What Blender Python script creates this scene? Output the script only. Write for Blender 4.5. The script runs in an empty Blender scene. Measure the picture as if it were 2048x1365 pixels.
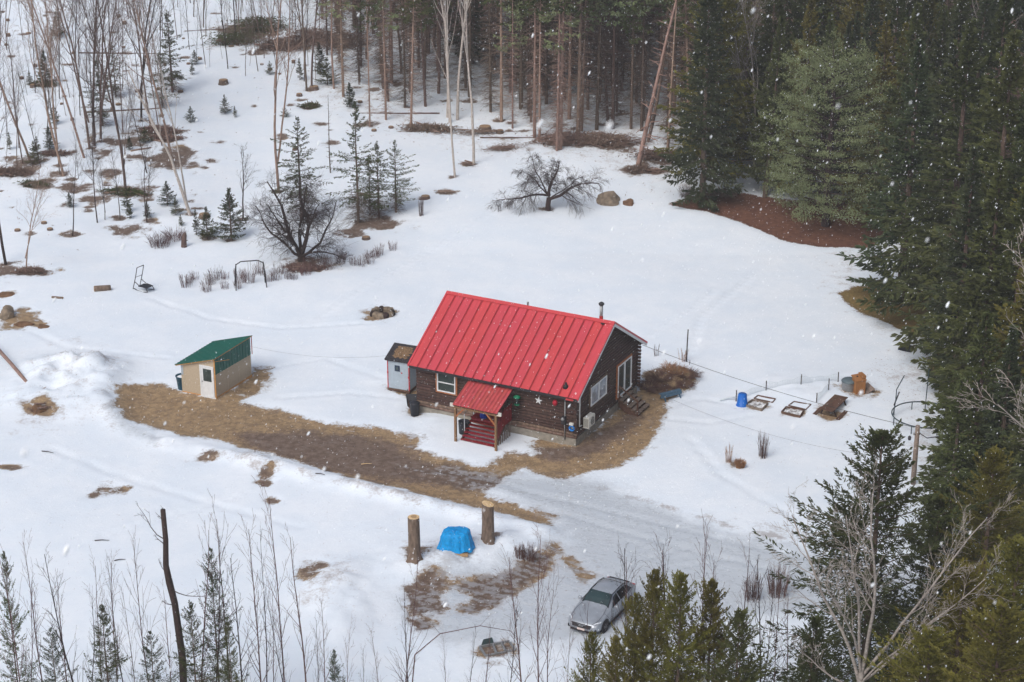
import bpy, math, random
import numpy as np
from math import sin, cos, pi, radians, sqrt
from mathutils import Vector, Matrix

random.seed(7); RS = np.random.RandomState(11)
SC = bpy.context.scene
COL = SC.collection

# ------------------------------------------------------------------ camera, sky, sun, exposure
CAM_H, PITCH, FPX = 49.776, 0.3839, 3982.0
cd = bpy.data.cameras.new('camera'); cam = bpy.data.objects.new('camera', cd); COL.objects.link(cam)
cam.location = (0, 0, CAM_H); cam.rotation_euler = (pi/2 - PITCH, 0, 0)
cd.sensor_width = 36; cd.lens = FPX/2048*36; cd.clip_start = .5; cd.clip_end = 3000
cd.dof.use_dof = True; cd.dof.focus_distance = 118; cd.dof.aperture_fstop = 3.2
SC.camera = cam

SUN_EL, SUN_AZ = radians(48), radians(215)
world = bpy.data.worlds.new('World'); SC.world = world; world.use_nodes = True
wn = world.node_tree; bg = wn.nodes['Background']
sky = wn.nodes.new('ShaderNodeTexSky'); sky.sky_type = 'NISHITA'; sky.sun_disc = False
sky.sun_elevation = SUN_EL; sky.sun_rotation = SUN_AZ; sky.air_density = 1.0; sky.dust_density = 4.0; sky.ozone_density = 1.0
hs = wn.nodes.new('ShaderNodeHueSaturation'); hs.inputs['Saturation'].default_value = .70
wn.links.new(sky.outputs[0], hs.inputs['Color']); wn.links.new(hs.outputs[0], bg.inputs['Color'])
bg.inputs['Strength'].default_value = 0.15
sl = bpy.data.lights.new('sun', 'SUN'); so = bpy.data.objects.new('sun', sl); COL.objects.link(so)
sl.energy = 1.2; sl.angle = radians(35); sl.color = (1, .985, .96)
so.rotation_euler = (pi/2 - SUN_EL, 0, pi - SUN_AZ)
so.location = (0, 60, 80)
SC.view_settings.view_transform = 'Standard'; SC.view_settings.look = 'None'
SC.view_settings.gamma = 1; SC.view_settings.use_curve_mapping = False
SC.view_settings.exposure = -0.02
SC.cycles.max_bounces = 5; SC.cycles.diffuse_bounces = 3; SC.cycles.glossy_bounces = 2
SC.cycles.transparent_max_bounces = 4; SC.cycles.volume_bounces = 0

# ------------------------------------------------------------------ materials
def lin(c):
    return tuple(((v/255)/12.92 if v/255 <= .04045 else ((v/255+.055)/1.055)**2.4) for v in c)
MATS = {}
def nd(nt, typ, **kw):
    n = nt.nodes.new(typ)
    for k, v in kw.items(): setattr(n, k, v)
    return n
def mat(name, rgb, rough=.8, var=.25, scale=6, bump=0, metal=0, rnd=0, stretch=None, col2=None, spec=.3):
    if name in MATS: return MATS[name]
    m = bpy.data.materials.new(name); m.use_nodes = True; nt = m.node_tree
    b = nt.nodes['Principled BSDF']; b.inputs['Roughness'].default_value = rough; b.inputs['Metallic'].default_value = metal
    b.inputs['Specular IOR Level'].default_value = spec
    c = lin(rgb); tc = nd(nt, 'ShaderNodeTexCoord'); src = tc.outputs['Object']
    if stretch:
        mp = nd(nt, 'ShaderNodeMapping'); mp.inputs['Scale'].default_value = stretch
        nt.links.new(src, mp.inputs[0]); src = mp.outputs[0]
    no = nd(nt, 'ShaderNodeTexNoise'); no.inputs['Scale'].default_value = scale; no.inputs['Detail'].default_value = 5
    nt.links.new(src, no.inputs['Vector'])
    rp = nd(nt, 'ShaderNodeValToRGB')
    lo = tuple(v*(1-var) for v in c); hi = tuple(min(1, v*(1+var)) for v in c)
    if col2: hi = lin(col2)
    rp.color_ramp.elements[0].position = .33; rp.color_ramp.elements[1].position = .67
    rp.color_ramp.elements[0].color = (*lo, 1); rp.color_ramp.elements[1].color = (*hi, 1)
    nt.links.new(no.outputs[0], rp.inputs[0]); out = rp.outputs[0]
    if rnd:
        oi = nd(nt, 'ShaderNodeObjectInfo'); h = nd(nt, 'ShaderNodeHueSaturation')
        mr = nd(nt, 'ShaderNodeMapRange'); mr.inputs[3].default_value = 1-rnd; mr.inputs[4].default_value = 1+rnd
        nt.links.new(oi.outputs['Random'], mr.inputs[0]); nt.links.new(mr.outputs[0], h.inputs['Value'])
        mr2 = nd(nt, 'ShaderNodeMapRange'); mr2.inputs[3].default_value = .5-.03*rnd*3; mr2.inputs[4].default_value = .5+.03*rnd*3
        m2 = nd(nt, 'ShaderNodeMath', operation='FRACT'); m3 = nd(nt, 'ShaderNodeMath', operation='MULTIPLY'); m3.inputs[1].default_value = 7.3
        nt.links.new(oi.outputs['Random'], m3.inputs[0]); nt.links.new(m3.outputs[0], m2.inputs[0]); nt.links.new(m2.outputs[0], mr2.inputs[0])
        nt.links.new(mr2.outputs[0], h.inputs['Hue'])
        nt.links.new(out, h.inputs['Color']); out = h.outputs[0]
    nt.links.new(out, b.inputs['Base Color'])
    if bump:
        bp = nd(nt, 'ShaderNodeBump'); bp.inputs['Strength'].default_value = bump; bp.inputs['Distance'].default_value = .03
        nt.links.new(no.outputs[0], bp.inputs['Height']); nt.links.new(bp.outputs[0], b.inputs['Normal'])
    MATS[name] = m; return m

# ------------------------------------------------------------------ mesh builder, tags
class MB:
    def __init__(s): s.v = []; s.f = []
    def add(s, vs, fs):
        n = len(s.v); s.v += [tuple(v) for v in vs]; s.f += [tuple(i+n for i in f) for f in fs]; return s
    def box(s, x0, x1, y0, y1, z0, z1):
        vs = [(x, y, z) for z in (z0, z1) for y in (y0, y1) for x in (x0, x1)]
        return s.add(vs, [(0,2,3,1),(4,5,7,6),(0,1,5,4),(2,6,7,3),(0,4,6,2),(1,3,7,5)])
    def beam(s, p, q, w, h, up=(0,0,1)):
        p = Vector(p); q = Vector(q); d = (q-p).normalized(); u = Vector(up)
        a = d.cross(u)
        if a.length < 1e-4: a = d.cross(Vector((1,0,0)))
        a.normalize(); b = a.cross(d)
        vs = [e + a*sx*w/2 + b*sz*h/2 for e in (p, q) for sx, sz in ((-1,-1),(1,-1),(1,1),(-1,1))]
        return s.add(vs, [(0,1,2,3)[::-1],(4,5,6,7),(0,1,5,4),(1,2,6,5),(2,3,7,6),(3,0,4,7)])
    def tube(s, pts, rad, n=6, cap=True):
        pts = [Vector(p) for p in pts]
        if not hasattr(rad, '__len__'): rad = [rad]*len(pts)
        vs = []; fs = []; prev = None
        for i, p in enumerate(pts):
            d = (pts[min(i+1, len(pts)-1)] - pts[max(i-1, 0)])
            if d.length < 1e-9: d = Vector((0,0,1))
            d.normalize()
            if prev is None:
                a = d.orthogonal().normalized()
            else:
                a = prev - d*prev.dot(d)
                if a.length < 1e-5: a = d.orthogonal()
                a.normalize()
            prev = a; b = d.cross(a)
            for k in range(n):
                t = 2*pi*k/n; vs.append(p + (a*cos(t) + b*sin(t))*rad[i])
        for i in range(len(pts)-1):
            for k in range(n):
                fs.append((i*n+k, i*n+(k+1)%n, (i+1)*n+(k+1)%n, (i+1)*n+k))
        if cap:
            fs.append(tuple(range(n))[::-1]); fs.append(tuple((len(pts)-1)*n+k for k in range(n)))
        return s.add(vs, fs)
    def lathe(s, prof, n=16, c=(0,0,0), cap=True):
        vs = []; fs = []
        for r, z in prof:
            for k in range(n): vs.append((c[0]+r*cos(2*pi*k/n), c[1]+r*sin(2*pi*k/n), c[2]+z))
        for i in range(len(prof)-1):
            for k in range(n): fs.append((i*n+k, i*n+(k+1)%n, (i+1)*n+(k+1)%n, (i+1)*n+k))
        if cap:
            fs.append(tuple(range(n))[::-1]); fs.append(tuple((len(prof)-1)*n+k for k in range(n)))
        return s.add(vs, fs)
    def prism(s, poly, axis, a, b):
        def P(u, v, w): return (w, u, v) if axis == 'x' else ((u, w, v) if axis == 'y' else (u, v, w))
        n = len(poly); vs = [P(u, v, a) for u, v in poly] + [P(u, v, b) for u, v in poly]
        fs = [tuple(range(n))[::-1], tuple(range(n, 2*n))] + [(i, (i+1)%n, n+(i+1)%n, n+i) for i in range(n)]
        return s.add(vs, fs)
    def mesh(s, name, m, smooth=False):
        me = bpy.data.meshes.new(name); me.from_pydata(s.v, [], s.f); me.validate(); me.update()
        import bmesh
        if len(s.f) < 4000:
            bm = bmesh.new(); bm.from_mesh(me); bmesh.ops.recalc_face_normals(bm, faces=bm.faces); bm.to_mesh(me); bm.free()
        me.materials.append(m)
        if smooth: me.polygons.foreach_set('use_smooth', [True]*len(me.polygons))
        return me
    def build(s, name, m, parent=None, smooth=False, bevel=0):
        me = s.mesh(name, m, smooth)
        if bevel:
            import bmesh
            bm = bmesh.new(); bm.from_mesh(me)
            bmesh.ops.bevel(bm, geom=bm.edges[:], offset=bevel, segments=2, affect='EDGES', clamp_overlap=True)
            bm.to_mesh(me); bm.free()
        return link(name, me, parent)
def link(name, data, parent=None):
    o = bpy.data.objects.new(name, data); COL.objects.link(o)
    if parent: o.parent = parent
    return o
def tag(o, label, cat, group=None):
    o['label'] = label; o['category'] = cat
    if group: o['group'] = group
    return o
def thing(name, label, cat, loc=(0,0,0), rz=0, group=None):
    o = link(name, None); o.location = loc; o.rotation_euler = (0, 0, rz); o.empty_display_size = .3
    return tag(o, label, cat, group)
def np_mesh(name, V, F, m, smooth=False):
    """V (n,3), F (k,4) or (k,3) arrays -> mesh, fast"""
    me = bpy.data.meshes.new(name); k = F.shape[1]
    me.vertices.add(len(V)); me.vertices.foreach_set('co', np.ascontiguousarray(V, dtype=np.float32).ravel())
    me.loops.add(F.size); me.loops.foreach_set('vertex_index', np.ascontiguousarray(F, dtype=np.int32).ravel())
    me.polygons.add(len(F)); me.polygons.foreach_set('loop_start', np.arange(0, F.size, k, dtype=np.int32))
    if smooth: me.polygons.foreach_set('use_smooth', np.ones(len(F), dtype=bool))
    me.materials.append(m); me.update(calc_edges=True); return me

# ------------------------------------------------------------------ photograph pixel -> place on the ground
_c, _s = cos(PITCH), sin(PITCH)
def ray(px, py):
    X = (px-1024)/FPX; Y = -(py-682.5)/FPX
    return np.array([X, _c + Y*_s, -_s + Y*_c])
def G0(px, py, z=0.):
    d = ray(px, py); t = (z-CAM_H)/d[2]; return (d[0]*t, d[1]*t)

# ------------------------------------------------------------------ terrain
def base_h(x, y):
    h = .06*np.maximum(0, y-140)**1.15*.75
    h = h + .10*np.sin(x*.11+1.3)*np.cos(y*.09) + .05*np.sin(x*.31+y*.23)
    h = np.where(y < 80, h - .02*(80-y), h)
    return h
def GB(px, py):
    z = 0.
    for _ in range(12):
        x, y = G0(px, py, z); z = float(base_h(np.float64(x), np.float64(y)))
    return (x, y)
def world_poly(pts): return np.array([GB(*p) for p in pts])
def sdist(X, Y, poly):
    """signed distance, positive inside"""
    n = len(poly); d2 = np.full(X.shape, 1e9); ins = np.zeros(X.shape, bool)
    for i in range(n):
        ax, ay = poly[i]; bx, by = poly[(i+1) % n]; ex, ey = bx-ax, by-ay
        t = np.clip(((X-ax)*ex + (Y-ay)*ey)/(ex*ex+ey*ey+1e-12), 0, 1)
        d2 = np.minimum(d2, (X-ax-t*ex)**2 + (Y-ay-t*ey)**2)
        c = ((ay > Y) != (by > Y)) & (X < (bx-ax)*(Y-ay)/((by-ay) if abs(by-ay) > 1e-12 else 1e-12) + ax)
        ins ^= c
    d = np.sqrt(d2); return np.where(ins, d, -d)
def ldist(X, Y, line):
    d2 = np.full(X.shape, 1e9)
    for i in range(len(line)-1):
        ax, ay = line[i]; bx, by = line[i+1]; ex, ey = bx-ax, by-ay
        t = np.clip(((X-ax)*ex + (Y-ay)*ey)/(ex*ex+ey*ey), 0, 1)
        d2 = np.minimum(d2, (X-ax-t*ex)**2 + (Y-ay-t*ey)**2)
    return np.sqrt(d2)

xs = np.concatenate([np.linspace(-420, -64, 26)[:-1], np.arange(-64, 64.01, .27), np.linspace(64, 420, 26)[1:]])
ys = np.concatenate([np.linspace(-60, 70, 26)[:-1], np.arange(70, 150, .24), np.arange(150, 222, .40), np.linspace(222, 620, 40)])
GX, GY = np.meshgrid(xs, ys)
def vnoise(X, Y, seed, sc, octs=4):
    r = np.random.RandomState(seed); out = 0; amp = 1; tot = 0
    for o in range(octs):
        for k in range(5):
            a = r.uniform(0, 2*pi); f = sc*2**o*r.uniform(.6, 1.4); ph = r.uniform(0, 2*pi)
            out = out + amp*np.sin(f*(X*cos(a)+Y*sin(a)) + ph + 1.3*np.sin(f*.7*(Y*cos(a)-X*sin(a))+ph*2)); tot += amp*.7
        amp *= .55
    return out/tot*1.6

STRAW = [(228,792),(258,773),(330,771),(352,782),(380,790),(433,798),(465,778),(500,748),(508,736),(535,739),(540,757),(522,783),(482,805),(490,815),
 (560,824),(640,848),(700,854),(752,858),(800,872),(838,888),(826,903),(870,914),(905,926),(958,932),(990,925),(1012,906),(1060,914),
 (1090,903),(1055,884),(1100,880),(1150,892),(1240,815),(1275,778),(1292,748),(1345,738),(1392,760),(1380,782),(1334,800),(1322,845),(1296,896),(1232,935),(1160,950),
 (1100,958),(1050,940),(1000,962),(960,985),(1010,1005),(1100,1028),(1100,1055),(1052,1048),(1000,1028),(900,1008),
 (800,980),(700,962),(620,936),(560,916),(480,896),(400,878),(322,866),(262,846),(232,822)]
MUD = [(470,868),(640,860),(800,884),(860,925),(960,945),(1060,950),(1120,965),(1100,1000),(1000,988),(900,976),(800,968),(700,957),(600,932),(500,898)]
MUD2 = [(1010,905),(1150,895),(1260,820),(1300,830),(1210,905),(1120,925)]
DIRT = [[(806,1180),(830,1158),(860,1150),(902,1162),(884,1188),(892,1222),(862,1236),(826,1232),(808,1205)],
 [(912,1170),(1000,1150),(1058,1122),(1112,1100),(1098,1140),(1062,1166),(1012,1202),(962,1226),(918,1224),(942,1196)],
 [(812,1238),(862,1236),(866,1262),(826,1268)],
 [(1128,1118),(1158,1126),(1192,1152),(1168,1166),(1146,1146)]]
ICE = [(820,938),(905,928),(985,930),(1060,945),(1120,952),(1200,962),(1250,985),(1400,1040),(1500,1070),(1600,1090),(1720,1110),(1920,1150),(1950,1240),(1800,1245),(1600,1232),
 (1400,1262),(1300,1292),(1150,1304),(950,1296),(840,1278),(790,1250),(785,1190),(850,1140),(960,1130),(1080,1090),(1130,1085),(1110,1058),(1000,1000),(900,965)]
NEEDLE = [[(1338,412),(1420,428),(1500,455),(1560,482),(1640,497),(1730,498),(1800,470),(1780,420),(1700,400),(1600,402),(1500,392),(1440,380),(1380,395)],
 [(1674,588),(1690,610),(1720,630),(1760,645),(1800,660),(1860,675),(1990,690),(1990,560),(1880,560),(1750,565)],
 [(1850,720),(1870,780),(1920,800),(1980,780),(1960,700),(1900,690)]]
PATCH = [(600,532,2.3,1.1),(79,370,1.7,.8),(151,377,1.6,.8),(217,348,1.4,.6),(193,400,1.5,.5),(265,385,3.2,1.0),(282,318,1.6,.7),(348,318,2.2,1.6),
 (238,286,2.6,1.0),(310,265,2.6,1.0),(93,170,1.8,.9),(424,322,.8,.5),(255,460,1.8,.9),(434,286,.9,.4),(25,345,2.4,1.2),(58,325,1.4,.8),(200,310,1.4,.8),
 (12,545,1.8,1.2),(70,545,1.4,.7),(15,592,.8,.6),(30,640,1.3,1.0),(830,1122,.8,.5),(978,1086,.6,.4),(760,450,2.6,.9),(700,468,1.4,.6),
 (1275,342,1.7,.8),(945,330,.9,.5),(1095,422,.8,.35),(1010,300,1.4,.5),(1140,285,5,1.0),(1230,290,4,1.2),(1330,325,2.6,.8),(1300,345,1.6,.5),
 (755,785,0.,0.),(812,782,1.0,.6),(828,828,.5,.5),(1480,930,.5,.3),(845,398,.5,.3),(892,386,.9,.35),(1000,298,1.3,.5),(75,650,.6,.4),(140,470,.7,.4),
 (410,915,.9,.45),(215,985,.9,.45),(180,994,.5,.25),(620,1150,.5,.6),(640,1140,.5,.3),(26,938,.7,.2),(530,950,.45,.4),(528,968,.45,.3),(546,1003,.4,.25),(80,825,1.0,.6),
 (995,1303,.8,.5),(1662,828,.8,.7),(1716,782,1.3,.7),(1505,815,.9,.4),(1585,828,.8,.35),(765,628,.9,.7),(640,250,.8,.3),(560,275,.8,.4),(1130,390,0,0),
 (520,70,3,1.2),(470,60,2.4,1),(560,95,3,1),(620,215,1,.5),(520,105,2,.7),(330,280,1,.5),(60,470,.5,.3),(150,305,1,.4),(350,332,2,.5),(110,350,1,.5)]
PATCH += [(px, py, .7, .35) for px, py in ((12,530),(52,542),(62,326),(128,352),(145,472),(180,298),(202,285),(252,386),(240,440),(294,445),(282,243),(558,386),(623,180),(381,431),(415,478),(463,482),(717,446),(910,355),(740,253),(822,254),(1003,243),(1114,300),(1156,276),(1334,316),(486,442))]
rp = random.Random(5)
for _ in range(95):
    px, py = rp.uniform(0, 620), rp.uniform(5, 440)
    if px > 430 and py > 250: continue
    PATCH.append((px, py, rp.uniform(.2, .75), rp.uniform(.12, .32)))
for _ in range(40): PATCH.append((rp.uniform(640, 1330), rp.uniform(160, 300), rp.uniform(.3, 1.5), rp.uniform(.15, .5)))
BANK = [(214,805),(240,852),(330,888),(480,918),(600,948),(740,984),(880,1020),(1000,1048),(1090,1072)]
MOUND = [(120,760,3.2,1.7,.75),(180,750,2.2,1.3,.6),(75,800,2.6,1.4,.5),(170,815,2.2,1.2,.45),(210,775,1.4,1.1,.45),(830,1135,2.2,1.1,.35),(905,1115,2.6,1.3,.35),(985,1100,2.3,1.2,.4),
 (1050,1085,1.6,.9,.3),(700,1160,2.2,1.2,.3),(660,1190,1.8,1.4,.3),(880,850,2.2,1.0,.25),(820,880,1.6,.8,.18),(1600,780,3.2,1.8,.25),(95,740,1.6,.9,.4),
 (690,1250,1.5,2.0,.3),(1120,905,1.3,.6,.1),(1335,762,1.7,.9,.35),(1362,752,1.2,.7,.3)]

def relief():
    h = base_h(GX, GY)
    fine = (np.abs(GX) < 66) & (GY > 66) & (GY < 224)
    bare = np.zeros_like(GX); mud = np.zeros_like(GX); ice = np.zeros_like(GX); need = np.zeros_like(GX); dirty = np.zeros_like(GX)
    X, Y = GX[fine], GY[fine]
    mp = np.zeros_like(X); nz = vnoise(X, Y, 3, .9); nz2 = vnoise(X, Y, 4, 2.6, 3); n3 = vnoise(X, Y, 9, .35, 3)
    sm = lambda d, w: np.clip(.5 + d/(2*w), 0, 1)
    b = sm(sdist(X, Y, world_poly(STRAW)) + .30*nz + .16*nz2, .8)
    for p in DIRT: b = np.maximum(b, sm(sdist(X, Y, world_poly(p)) + .35*nz + .2*nz2, .8)*1.0)
    for px, py, rx, ry in PATCH:
        if rx <= 0: continue
        cx, cy = GB(px, py); kk = .85 if py < 560 else 1.0; q = 1 - np.sqrt(((X-cx)/(rx*kk))**2 + ((Y-cy)/(ry*1.7*kk))**2)
        pm = np.clip(.40 + .55*(q + .50*nz + .45*nz2), 0, .66)*(q > -.9); b = np.maximum(b, pm)
        if py < 560 or py > 900: mp = np.maximum(mp, np.clip(.7+q, 0, 1)*(1 if py < 560 else .7))
    m = np.maximum(sm(sdist(X, Y, world_poly(MUD)) + .5*nz, 1.2), sm(sdist(X, Y, world_poly(MUD2)) + .4*nz, .9))
    for p in DIRT[:3]: m = np.maximum(m, 1.0*sm(sdist(X, Y, world_poly(p)), .6))
    m = np.maximum(m, mp)
    ic = np.maximum(sm(sdist(X, Y, world_poly(ICE)) + .6*nz, 1.6), .9*sm(sdist(X, Y, world_poly([(205,790),(232,800),(252,850),(335,882),(310,897),(240,872),(212,830)])) + .2*nz, .5))
    ne = np.zeros_like(X)
    for p in NEEDLE: ne = np.maximum(ne, sm(sdist(X, Y, world_poly(p)) + .18*nz, .5))
    hh = h[fine]
    for px, py, rx, ry, a in MOUND:
        cx, cy = GB(px, py); q = ((X-cx)/rx)**2 + ((Y-cy)/(ry*1.7))**2
        hh = hh + a*np.exp(-q*1.3)*(1 + .28*nz + .26*nz2)
    d = ldist(X, Y, world_poly(BANK)); bk = np.exp(-(d/.75)**2)
    hh = hh + .30*bk*(1 + .4*nz + .3*nz2)
    snow = 1 - np.maximum(np.maximum(b, ne), .0)
    hh = hh + .13*np.clip(snow, 0, 1) - .05*ic + .012*nz*(GY[fine] > 0) + .02*n3
    # faint old tracks in the snow
    for tr in ([(1425,588),(1380,625),(1320,660),(1290,682)],[(300,600),(420,640),(560,660),(740,650)],[(1330,840),(1420,850),(1500,835)],[(560,800),(700,790),(800,800)],[(100,900),(250,960),(420,1010),(600,1060)],[(1380,880),(1450,960),(1600,1040)],[(640,640),(760,560),(900,480),(1000,420)],[(1300,830),(1400,800),(1480,815)],[(1500,560),(1400,640),(1380,720)],[(540,740),(650,720),(760,760)],[(0,640),(140,700),(330,720)],[(200,1080),(330,1040),(470,1000),(560,960)]):
        dd = ldist(X, Y, world_poly(tr)); hh = hh - .09*np.exp(-(dd/.26)**2)*(.5+.5*np.sin(X*7+Y*6)) + .02*np.exp(-((dd-.5)/.2)**2)
    # ruts on the icy drive
    for rt_ in ([(800,945),(900,962),(1000,992),(1090,1020),(1250,1068),(1450,1120),(1650,1165)],[(850,935),(950,950),(1050,985),(1150,1010),(1300,1045),(1480,1090),(1680,1135)],[(1225,1180),(1290,1120),(1400,1090)],[(1275,1190),(1340,1140),(1460,1120)]):
        dd = ldist(X, Y, world_poly(rt_)); hh = hh - .06*np.exp(-(dd/.2)**2) + .025*np.exp(-((dd-.4)/.18)**2)
    dt = .85*np.exp(-(d/1.3)**2)*(.5 + .5*nz)
    for px, py, r in ((130,750,4.5),(90,820,3.5),(900,1130,4),(660,1170,2.5),(1000,1120,3),(840,1125,1.6),(985,1090,2),(1460,1060,1),(1550,1080,1.6),(1600,1095,1.6),(1820,760,3)):
        cx, cy = GB(px, py); dt = np.maximum(dt, .8*np.exp(-(((X-cx)**2 + ((Y-cy)/1.4)**2)/r**2))*(.55 + .45*nz))
    ed = world_poly([(1150,968),(1300,1008),(1420,1042),(1500,1066),(1620,1092)])
    dt = np.maximum(dt, 1.0*np.exp(-(ldist(X, Y, ed)/.4)**2)*(.6+.5*nz2))
    # litter near the forest edge
    fe = world_poly([(640,170),(760,235),(900,262),(1000,285),(1150,300),(1300,325),(1400,380)])
    dt = np.maximum(dt, .5*np.clip(1-ldist(X, Y, fe)/6, 0, 1))
    sd = sdist(X, Y, world_poly([(640,0),(700,190),(790,215),(900,240),(1000,262),(1100,285),(1300,305),(1420,385),(1700,400),(2400,420),(2400,-60),(640,-60)]))
    dt = np.maximum(dt, .62*np.clip(sd/6, 0, 1))
    rd = world_poly([(1700,500),(1690,580),(1780,650),(1860,720),(1860,800),(1840,950)])
    dt = np.maximum(dt, .5*np.clip(1-ldist(X, Y, rd)/3.5, 0, 1))
    h[fine] = hh; bare[fine] = b; mud[fine] = m; ice[fine] = ic; need[fine] = ne; dirty[fine] = np.clip(dt, 0, 1)
    return h, bare, mud, ice, need, dirty
GH, A_B, A_M, A_I, A_N, A_D = relief()
def samp(A, x, y):
    i = int(np.clip(np.searchsorted(xs, x)-1, 0, len(xs)-2)); j = int(np.clip(np.searchsorted(ys, y)-1, 0, len(ys)-2))
    u = (x-xs[i])/(xs[i+1]-xs[i]); v = (y-ys[j])/(ys[j+1]-ys[j])
    return float((A[j,i]*(1-u)+A[j,i+1]*u)*(1-v) + (A[j+1,i]*(1-u)+A[j+1,i+1]*u)*v)
def gz(x, y): return samp(GH, x, y)
def G(px, py, dz=0):
    """world point where the photograph's pixel meets the ground (dz above it)"""
    z = 0.
    for _ in range(14):
        x, y = G0(px, py, z); z = .5*z + .5*(gz(x, y)+dz)
    return (x, y, z)
def up(px, py, D):
    """point on the pixel's ray at horizontal distance D"""
    d = ray(px, py); t = D/d[1]; return (d[0]*t, D, CAM_H + d[2]*t)

def ground_material():
    m = bpy.data.materials.new('snowy_ground'); m.use_nodes = True; nt = m.node_tree; L = nt.links.new
    b = nt.nodes['Principled BSDF']; tc = nd(nt, 'ShaderNodeTexCoord'); P = tc.outputs['Object']
    def noise(scale, detail=5, stretch=None, rough=.55):
        n = nd(nt, 'ShaderNodeTexNoise'); n.inputs['Scale'].default_value = scale; n.inputs['Detail'].default_value = detail; n.inputs['Roughness'].default_value = rough
        if stretch:
            mp = nd(nt, 'ShaderNodeMapping'); mp.inputs['Scale'].default_value = stretch; mp.inputs['Rotation'].default_value = (0,0,radians(25)); L(P, mp.inputs[0]); L(mp.outputs[0], n.inputs['Vector'])
        else: L(P, n.inputs['Vector'])
        return n.outputs[0]
    def math_(op, a, c=None):
        n = nd(nt, 'ShaderNodeMath', operation=op)
        for i, v in enumerate((a, c)):
            if v is None: continue
            if isinstance(v, (int, float)): n.inputs[i].default_value = v
            else: L(v, n.inputs[i])
        return n.outputs[0]
    def attr(n): a = nd(nt, 'ShaderNodeAttribute', attribute_name=n); return a.outputs['Fac']
    def step(v, lo, hi):
        n = nd(nt, 'ShaderNodeMapRange', interpolation_type='SMOOTHSTEP'); L(v, n.inputs[0]); n.inputs[1].default_value = lo; n.inputs[2].default_value = hi; return n.outputs[0]
    def mix(f, a, c):
        n = nd(nt, 'ShaderNodeMix', data_type='RGBA')
        if isinstance(f, float): n.inputs[0].default_value = f
        else: L(f, n.inputs[0])
        for i, v in ((6, a), (7, c)):
            if isinstance(v, tuple): n.inputs[i].default_value = (*v, 1)
            else: L(v, n.inputs[i])
        return n.outputs[2]
    def streak(scale, k, detail=5, rough=.6):
        mp = nd(nt, 'ShaderNodeMapping', vector_type='TEXTURE'); mp.inputs['Rotation'].default_value = (0,0,radians(-27)); mp.inputs['Scale'].default_value = (k,1,1); L(P, mp.inputs[0])
        n = nd(nt, 'ShaderNodeTexNoise'); n.inputs['Scale'].default_value = scale; n.inputs['Detail'].default_value = detail; n.inputs['Roughness'].default_value = rough; L(mp.outputs[0], n.inputs['Vector']); return n.outputs[0]
    nA = noise(1.1, 9, rough=.66); nB = noise(7, 5, rough=.65); nC = noise(30, 4, rough=.7); nD = noise(.35, 4); nS = streak(2.2, 5); nE = noise(2.6, 6, rough=.6); nF = streak(9, 3)
    wob = math_('ADD', math_('MULTIPLY', math_('SUBTRACT', nA, .5), 1.15), math_('MULTIPLY', math_('SUBTRACT', nB, .5), .7))
    wob2 = math_('ADD', wob, math_('MULTIPLY', math_('SUBTRACT', nC, .5), .35))
    bareM = step(math_('ADD', attr('bare'), wob2), .45, .55)
    needM = step(math_('ADD', attr('needles'), wob2), .40, .62)
    iceM = math_('MULTIPLY', step(math_('ADD', attr('ice'), math_('MULTIPLY', wob, .7)), .2, .95), math_('ADD', .60, math_('MULTIPLY', step(nS, .32, .68), .40)))
    dirtM = step(math_('ADD', math_('MULTIPLY', attr('dirty'), .62), math_('MULTIPLY', wob2, .95)), .20, .60)
    speck = math_('MULTIPLY', step(math_('ADD', nC, math_('MULTIPLY', attr('dirty'), .18)), .69, .76), step(nB, .48, .60))
    snow = mix(step(nD, .3, .7), (.745,.815,.89), (.81,.86,.915))
    snow = mix(math_('MULTIPLY', step(nE, .35, .7), .3), snow, (.70,.765,.84))
    snow = mix(math_('MULTIPLY', dirtM, .62), snow, lin((140,120,106)))
    snow = mix(math_('MULTIPLY', speck, .8), snow, lin((92,72,60)))
    icec = mix(step(nS, .34, .66), lin((164,171,179)), lin((196,203,210)))
    icec = mix(math_('MULTIPLY', step(nF, .56, .72), .6), icec, lin((150,152,154)))
    icec = mix(math_('MULTIPLY', step(nE, .58, .74), .30), icec, lin((176,160,134)))
    c = mix(iceM, snow, icec)
    slush = math_('MULTIPLY', step(math_('ADD', attr('bare'), wob2), .26, .46), .75)
    c = mix(slush, c, mix(step(nB, .4, .6), lin((168,168,170)), lin((196,198,202))))
    straw = mix(step(nE, .32, .68), lin((134,112,86)), lin((188,160,122)))
    straw = mix(math_('MULTIPLY', step(nB, .42, .62), .38), straw, lin((106,82,62)))
    straw = mix(step(nC, .36, .66), mix(.5, straw, lin((72,54,42))), mix(.25, straw, lin((200,176,140))))
    mudc = mix(step(nE, .35, .65), lin((78,63,57)), lin((122,106,97)))
    mudc = mix(math_('MULTIPLY', step(nA, .55, .66), .6), mudc, lin((138,128,122)))
    mudc = mix(step(nC, .36, .66), mix(.4, mudc, lin((52,40,36))), mix(.35, mudc, lin((160,134,110))))
    straw = mix(math_('MULTIPLY', step(nA, .52, .66), .55), straw, lin((112,96,84)))
    mudM = step(math_('ADD', attr('mud'), math_('MULTIPLY', wob, 1.0)), .3, .8)
    bc = mix(mudM, straw, mudc)
    wet = math_('MULTIPLY', step(math_('ADD', math_('ADD', math_('MULTIPLY', nS, .45), math_('MULTIPLY', nE, .55)), math_('MULTIPLY', attr('ice'), .11)), .575, .665), step(math_('ADD', attr('ice'), math_('MULTIPLY', attr('mud'), .35)), .3, .9))
    bc = mix(math_('MULTIPLY', wet, .68), bc, lin((150,152,156)))
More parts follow.
